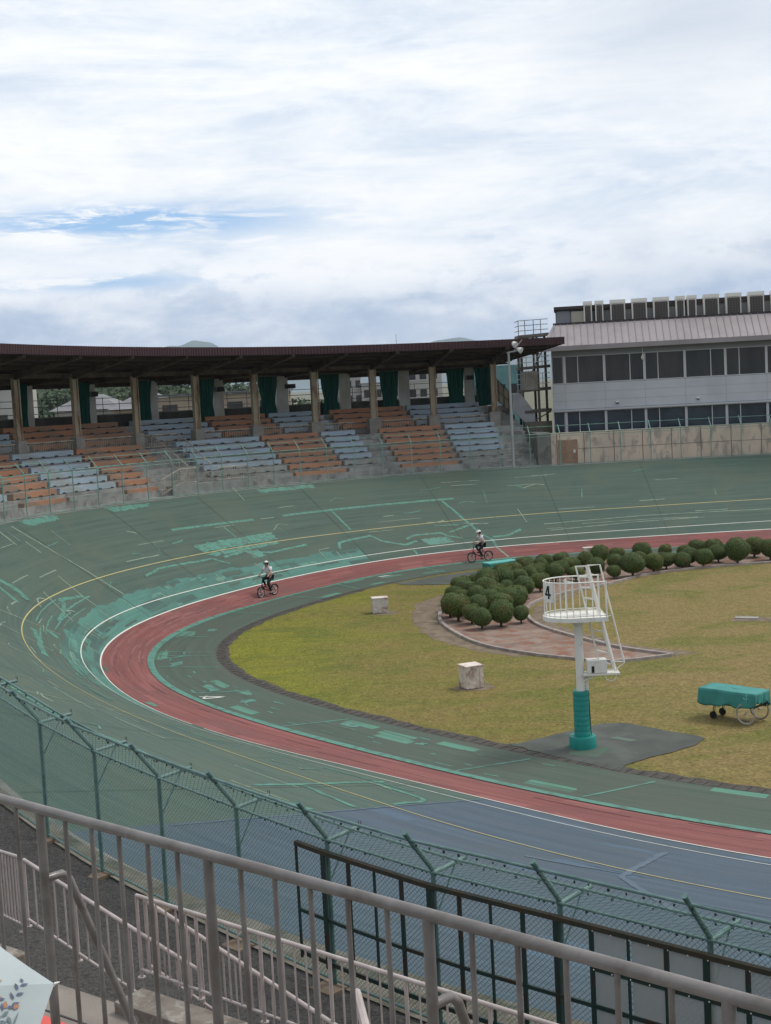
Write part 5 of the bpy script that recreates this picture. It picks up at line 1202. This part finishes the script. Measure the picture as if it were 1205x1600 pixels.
tcn = N(t_, 'ShaderNodeTexCoord'); L(t_, ramp(t_, noise(t_, mapping(t_, tcn.outputs['Object'], (1, 1, .4)), 1.5, 6), [(.3, .40), (.7, .66)]), pb.inputs['Alpha'])
for a in (11.25, 11.5, 11.75, 12.0, 12.25, 12.5, 12.75, 13.0, 13.25, 13.5, 13.75):
    for z0, z1 in ((-.18, -.62), (-.66, -1.70)):
        A1, B1, C1, D1 = fpt(a+.02, z0, .09), fpt(a+.23, z0, .09), fpt(a+.23, z1, .09), fpt(a+.02, z1, .09)
        mb = MB(); mb.hexa([D1, C1, C1+outw*.006, D1+outw*.006], [A1, B1, B1+outw*.006, A1+outw*.006]); mb.build('sheet', sh_m, scr)
mb = MB()
for a in np.arange(11.25, s1_, .25): mb.bar(fpt(a, -.64), fpt(min(a+.25, s1_), -.64), .025, .055)
sr = mb.build('sheet_rail', m_gate, scr)
mb = MB()
for a in np.arange(11.27, s1_, .125):
    for dz in (-.17, -.64): mb.box(fpt(a, dz, .135), (.012, .012, .012))
mb.build('rivets', m_whitepaint, sr)
# ------------------------------------------------------------------ ground between the near fence and the camera's stand
base = [p-Vector((0, 0, FH+.0)) for p in NF]
# wall and verge from the track edge to the fence foot
usn = urange(62, 98.5, .75); edge = SR(usn, .28, .03); rows = [[], [], [], []]
for p in edge:
    P0 = Vector(p); 
    # nearest point of the fence foot line
    best = None
    for a, b in zip(base[:-1], base[1:]):
        ab = b-a; ab2 = Vector((ab.x, ab.y, 0)); t = max(0, min(1, (Vector((P0.x-a.x, P0.y-a.y, 0))).dot(ab2)/ab2.length_squared)); q = a.lerp(b, t); dd = math.hypot(q.x-P0.x, q.y-P0.y)
        if best is None or dd < best[0]: best = (dd, q)
    q = best[1]; n_ = Vector((q.x-P0.x, q.y-P0.y, 0)).normalized()
    A1 = P0+n_*.10+Vector((0, 0, .22)); B1 = q-n_*.25; B1.z = q.z+.0
    rows[0].append(tuple(P0-Vector((0, 0, .05)))); rows[1].append(tuple(A1)); rows[2].append(tuple(A1+n_*.12)); rows[3].append(tuple(q+n_*.02-Vector((0, 0, .01))))
mb = MB(); mb.grid(rows); struct(mb, 'verge', mat('mossy_concrete', (.10, .088, .065), .95, (.165, .150, .125), 1.6, bump=.7, bscale=12, col3=(.045, .05, .035), scale3=1.4))
tl = [Vector((-9.5, 20.2, 4.0)), Vector((-6.5, 17.8, 4.0)), Vector((-4.5, 16.2, 4.0)), Vector((-3.0, 15.05, 4.0)), Vector((-.2, 12.85, 4.0)), Vector((3, 10.35, 4.0)), Vector((7, 7.2, 4.0))]
mb = MB(); nB = len(base); rowA = [b-Vector((0, 0, .03)) for b in base]
def tll(t): k = t*(len(tl)-1); i = min(int(k), len(tl)-2); return tl[i].lerp(tl[i+1], k-i)
rowB = [tll(i/(nB-1))-Vector((0, 0, 1.55)) for i in range(nB)]
rows = [[tuple(a.lerp(b, k/4)) for a, b in zip(rowA, rowB)] for k in range(5)]; mb.grid(rows); struct(mb, 'asphalt_walk', m_asph)
for i, p in enumerate(base):
    if i < 3: continue
mbp = MB()
for p in base[3:]:
    pass
for i, p in enumerate(base[4:13]):
    rz = math.atan2(run.y, run.x); mb = MB(); mb.box(p+outw*.10-Vector((0, 0, .045)), (.42, .40, .10), rz)
    tag(mb.build('footing_slab', mat('rusty_slab', (.14, .10, .07), .9, (.22, .17, .12), 2.5, bump=.4), origin=tuple(p+outw*.10-Vector((0, 0, .1)))), 'flat brown slab at the foot of near fence post, %s from left' % ordinal(i), 'slab', 'slabs at the near fence posts')
# terrace in front of the camera
mb = MB(); pl = [(v.x, v.y) for v in tl]+[(6, 4), (-9.5, 8)]
mb.prism(pl, -.3, 3.93); struct(mb, 'concrete_terrace', mat('terrace_concrete', (.235, .205, .175), .9, (.18, .155, .135), .9, bump=.2, bscale=30, col3=(.12, .11, .10), scale3=.7))
mb = MB()
for a, b in zip(tl[:-1], tl[1:]):
    d = (b-a).normalized(); n_ = Vector((d.y, -d.x, 0))
    if n_.y > 0: n_ = -n_
    mb.hexa([a, b, b+n_*.42, a+n_*.42], [v+Vector((0, 0, .004-.07+.07)) for v in (a, b, b+n_*.42, a+n_*.42)])
m_kerbb = mat('mossy_kerb', (.21, .18, .15), .9, (.13, .11, .09), 3., bump=.5, bscale=20, col3=(.30, .28, .25), scale3=6.)
kb = MB(); a = back(210, 1552, 4.05); k2 = Vector((6.6, 7.6, 4.05)); d = (tl[5]-tl[3]).normalized(); k2 = a+d*9
n_ = Vector((d.y, -d.x, 0)); n_ = n_ if n_.y < 0 else -n_
kb.hexa([a-n_*.12-Vector((0,0,.6)), k2-n_*.12-Vector((0,0,.6)), k2+n_*.30-Vector((0,0,.6)), a+n_*.30-Vector((0,0,.6))], [a-n_*.12+Vector((0,0,.02)), k2-n_*.12+Vector((0,0,.02)), k2+n_*.30+Vector((0,0,.02)), a+n_*.30+Vector((0,0,.02))])
tag(kb.build('kerb_block', m_kerbb, bevel=.01), 'long concrete kerb carrying the level pinkish railing', 'kerb')
b0 = back(44, 1488, 4.2); kb = MB(); e0 = b0-d*4; kb.hexa([b0-Vector((0,0,.5)), b0+n_*.45-Vector((0,0,.5)), e0+n_*.45-Vector((0,0,.5)), e0-Vector((0,0,.5))], [b0, b0+n_*.45, e0+n_*.45, e0])
tag(kb.build('kerb_block', m_kerbb, bevel=.01), 'short raised concrete kerb at the far left under the sloping railing', 'kerb')
flat('painted_floor', [tuple(back(a, b, 3.936).xy) for a, b in ((50, 1579), (106, 1600), (190, 1640), (60, 1720), (-20, 1650), (26, 1600))], 3.936, m_red_sheet)
mb = MB()
for k, off in ((0, .55), (1, .95)):
    for a, b in zip(tl[:-1], tl[1:]): mb.bar(a+n_*off-Vector((0, 0, .066)), b+n_*off-Vector((0, 0, .066)), .025, .008)
struct(mb, 'floor_joint', m_dark)
# ------------------------------------------------------------------ the thin pinkish handrails on the terrace
def vrail(name, path, h, label, n_post, spacing, r=.024, base_drop=None, rb=.012, grp='pinkish railings on the lower terrace'):
    t = wthing(name, tuple(path[0]), label, 'railing', grp)
    path = [Vector(p) for p in path]
    mb = MB(); mb.tube(path, r, 10); mb.build('top_rail', m_rail2, t, True)
    lowp = [p-Vector((0, 0, h-.10)) for p in path]
    mb = MB(); mb.tube(lowp, r*.75, 8); mb.build('bottom_rail', m_rail2, t, True)
    tot = sum((b-a).length for a, b in zip(path[:-1], path[1:])); n = int(tot/spacing)
    for k in range(n+1):
        p = along(path, tot*k/n); post = k % n_post == 0
        mb = MB(); mb.tube([p, p-Vector((0, 0, h if post else h-.10))], r*.85 if post else rb, 8 if post else 6, False)
        if post: mb.tube([p-Vector((0, 0, h)), p-Vector((0, 0, h-.012))], r*2., 10)
        mb.build('post' if post else 'bar', m_rail2, t, True)
    return t
def dpt(px, py, y):
    d = Fv+Rv*((px-602.5)/2200)-Uv*((py-800)/2200); return Vector((0, 0, EYE))+d*(y/d.y)
q0 = dpt(213, 1399, 15.75); q1 = dpt(860, 1600, 12.1); q2 = q1+(q1-q0)*.5
vrail('level_railing', [q0, q1, q2], .98, 'level pinkish barred railing on the kerb, behind the main railing', 6, .165)
r0 = dpt(0, 1330, 18.5); r1 = dpt(32, 1340, 17.5); r2 = dpt(314, 1518, 15.2); rm = r0+(r0-r1)*1.6
vrail('sloping_railing', [rm, r0, r1], 1.0, 'short level pinkish railing entering from the left frame edge', 8, .17)
vrail('sloping_railing', [r1+(r2-r1)*.02, r2], .88, 'pinkish railing sloping down behind the main railing posts at left', 5, .21)
r3 = dpt(226, 1406, 15.9); r4 = dpt(491, 1580, 14.0)
vrail('sloping_railing', [r3, r4, r4+(r4-r3)*.4], .88, 'pinkish railing sloping down behind the level railing', 5, .19)
hp = dpt(553, 1553, 9.0); mb = MB(); mb.tube([hp, hp+Vector((.02, -.02, .02)), dpt(580, 1640, 8.4)], .03, 8, rs=[.012, .03, .035])
tag(mb.build('handrail_end', m_rail2, origin=tuple(hp)), 'pale tapered handrail end just right of the main railing middle', 'handrail')
# ------------------------------------------------------------------ main railing right in front of the camera
mr = wthing('main_railing', (0.08, 5.02, 7.6), 'thick beige-grey tubular railing crossing the foreground diagonally', 'railing')
A0 = Vector((-1.742, 6.643, 8.75)); STP = Vector((.91, -.806, 0)); RD = STP.normalized(); OUT = Vector((-RD.y, RD.x, 0)); OUT = OUT if OUT.y > 0 else -OUT
PR = .0245
mb = MB(); mb.tube([A0-STP*2+Vector((0, 0, -PR*.2)), A0+STP*6], PR, 20); mb.build('top_rail', m_rail, mr, True)
for i in range(-2, 6):
    p = A0+STP*i
    mb = MB(); mb.tube([p-Vector((0, 0, .01)), p-Vector((0, 0, 1.40))], .0230, 14); pst = mb.build('post', m_rail, mr, True)
    if i % 2: continue
    mb = MB(); e = p-Vector((0, 0, .35)); mb.tube([e, e+OUT*.095+RD*.01, e+OUT*.125+RD*.02-Vector((0, 0, .03)), e+OUT*.50+RD*.06-Vector((0, 0, 1.10))], .0205, 12); mb.build('brace', m_rail, pst, True)
for k6 in range(-12, 36):
    if k6 % 6:
        q = A0+STP*(k6/6.)
        mb = MB(); mb.tube([q-Vector((0, 0, .01)), q-Vector((0, 0, 1.30))], .0112, 10); mb.build('bar', m_rail, mr, True)
mb = MB(); mb.tube([A0-STP*2-Vector((0, 0, 1.30)), A0+STP*6-Vector((0, 0, 1.30))], .018, 10); mb.build('bottom_rail', m_rail, mr, True)
fl = MB(); a = A0-STP*3+OUT*.10; b = A0+STP*7+OUT*.10
fl.prism([(a.x, a.y), (b.x, b.y), (b.x-2.2, b.y-5), (a.x-3.2, a.y-4)], 3.9, 7.36); struct(fl, 'stand_floor', m_conc)
# ------------------------------------------------------------------ umbrella at the lower left
rad_ = .65; nrm = Vector((0, -.58, 1)).normalized(); xa = Vector((math.cos(R(23)), math.sin(R(23)), 0)); xa = (xa-nrm*xa.dot(nrm)).normalized(); ya = nrm.cross(xa); UC = dpt(85, 1537, 2.3)-xa*rad_
umb = wthing('umbrella', tuple(UC), 'open white umbrella printed with blue flowers and orange berries, tip at lower left', 'umbrella')
m_umb = mat('umbrella_cloth', (.37, .41, .41), .7, (.33, .37, .37), 6., bump=.05)
NG = 8; mb = MB()
def ucurve(r): return .30*rad_*(1-r**1.7)
for g_ in range(NG):
    a0 = 2*math.pi*g_/NG; a1 = 2*math.pi*(g_+1)/NG; rows = []
    for i in range(9):
        r = max(.02, i/8); row = []
        for j in range(9):
            t = j/8; pA = Vector((math.cos(a0), math.sin(a0)))*r; pB = Vector((math.cos(a1), math.sin(a1)))*r; p = pA.lerp(pB, t); p = p*(1-.04*r*r*math.sin(math.pi*t))
            zz_ = ucurve(r)-.03*rad_*r*math.sin(math.pi*t)*(r)
            q = UC+xa*(p.x*rad_)+ya*(p.y*rad_)+nrm*(zz_-.0); row.append(tuple(q))
        rows.append(row)
    mb.grid(rows)
ncan = len(mb.f); canopy_mb = mb
for g_ in range(NG):
    a0 = 2*math.pi*g_/NG; mb = MB(); mb.tube([tuple(UC+(xa*math.cos(a0)+ya*math.sin(a0))*(rad_*r)+nrm*(ucurve(r)-.004)) for r in np.linspace(.03, 1.0, 9)], .0022, 6); mb.build('rib', m_acbox, umb)
    mb = MB(); p = UC+(xa*math.cos(a0)+ya*math.sin(a0))*rad_; q = UC+(xa*math.cos(a0)+ya*math.sin(a0))*(rad_+.009); mb.tube([p, q], .0022, 6, rs=[.0022, .0012]); mb.build('tip', m_acbox, umb)
mb = MB(); mb.tube([UC+nrm*(ucurve(0)+.03), UC-nrm*.62], .006, 8); sfo = mb.build('shaft', m_acbox, umb)
mb = MB(); mb.tube([UC-nrm*.62, UC-nrm*.70, UC-nrm*.73+xa*.025, UC-nrm*.70+xa*.05], .012, 8); mb.build('handle', m_dark, sfo)
mb_b, mb_o, mb_g = MB(), MB(), MB(); rq = random.Random(21)
def on(px_, py_, off=.0022):   # canopy plane coordinates in units of the radius
    a = math.atan2(py_, px_); r = math.hypot(px_, py_); sec_ = (a/(2*math.pi)*NG) % 1; 
    shr = (1-.04*r*r*math.sin(math.pi*sec_)); cosf = math.cos(math.pi/NG)/math.cos((sec_-.5)*2*math.pi/NG)
    rr_ = min(1, r/(cosf*shr)) if cosf else r
    zz_ = ucurve(rr_)-.03*rad_*rr_*math.sin(math.pi*sec_)*rr_
    return UC+xa*(px_*rad_)+ya*(py_*rad_)+nrm*(zz_+off)
def leaf(m_, x, y, a, l, w_):
    c_, s_ = math.cos(a), math.sin(a); pts = [(0, 0), (l*.3, w_*.5), (l*.65, w_*.4), (l, 0), (l*.65, -w_*.4), (l*.3, -w_*.5)]
    q_ = [(x+c_*u-s_*v, y+s_*u+c_*v) for u, v in pts]
    for a_, b_ in q_:     # keep the print inside the hem of the gore
        f_ = (math.atan2(b_, a_)/(2*math.pi)*NG) % 1
        if math.hypot(a_, b_) > .965*(1-.045*math.sin(math.pi*f_))*math.cos(math.pi/NG)/math.cos((f_-.5)*2*math.pi/NG): return
    m_.add([on(a_, b_) for a_, b_ in q_], [tuple(range(6))])
for k in range(620):
    a = rq.uniform(0, 6.283); r = math.sqrt(rq.uniform(.02, .84)); x, y = r*math.cos(a), r*math.sin(a); th = rq.uniform(0, 6.28)
    if k > 500: a = rq.uniform(-.36, .30); r = rq.uniform(.55, .95); x, y = r*math.cos(a), r*math.sin(a)
    kind = k % 4
    if kind == 0:
        for j in range(5): leaf(mb_b, x, y, th+j*1.257, .020, .016)
    elif kind == 1:
        for j in range(6): leaf(mb_b, x+.014*j*math.cos(th), y+.014*j*math.sin(th), th+(.8 if j % 2 else -.8), .020, .007)
    elif kind == 2:
        for j in range(1): leaf(mb_o, x+.018*math.cos(th+j), y+.018*math.sin(th+j), th+j*.7, .020, .012)
        leaf(mb_g, x, y, th+2.6, .045, .004)
    else:
        for j in range(4): leaf(mb_g, x+.013*j*math.cos(th), y+.013*j*math.sin(th), th+(.6 if j % 2 else -.6), .022, .008)
for (x, y, th, m_) in ((.88, .02, 3.0, mb_o), (.87, -.03, 3.3, mb_o), (.86, .05, 2.8, mb_g)): leaf(m_, x, y, th, .035, .012)
cnt = [len(canopy_mb.f)]
for q_ in (mb_b, mb_o, mb_g): canopy_mb.add(q_.v, q_.f); cnt.append(len(canopy_mb.f))
can = canopy_mb.build('canopy', m_umb, umb)
for q_ in (mat('print_blue', (.085, .10, .16), .7), mat('print_orange', (.33, .17, .10), .7), mat('print_green', (.12, .16, .16), .7)): can.data.materials.append(q_)
can.data.polygons.foreach_set('material_index', [sum(i >= c for c in cnt[:3]) for i in range(len(can.data.polygons))]); can.data.polygons.foreach_set('use_smooth', [i < cnt[0] for i in range(len(can.data.polygons))])
hzm = bpy.data.materials.new('haze_air'); hzm.use_nodes = True; t_ = hzm.node_tree; t_.nodes.clear()
pv = N(t_, 'ShaderNodeVolumePrincipled'); pv.inputs['Density'].default_value = .00007; pv.inputs['Color'].default_value = (.80, .88, 1, 1); pv.inputs['Anisotropy'].default_value = 0
ho = N(t_, 'ShaderNodeOutputMaterial'); L(t_, pv.outputs[0], ho.inputs['Volume'])
mb = MB(); mb.hexa([(-9200, -3200, -2), (9200, -3200, -2), (9200, 14200, -2), (-9200, 14200, -2)], [(-9200, -3200, 240), (9200, -3200, 240), (9200, 14200, 240), (-9200, 14200, 240)])
tag(mb.build('haze', hzm), kind='stuff')
for o in bpy.data.objects:
    if '_o' in o.keys(): del o['_o']
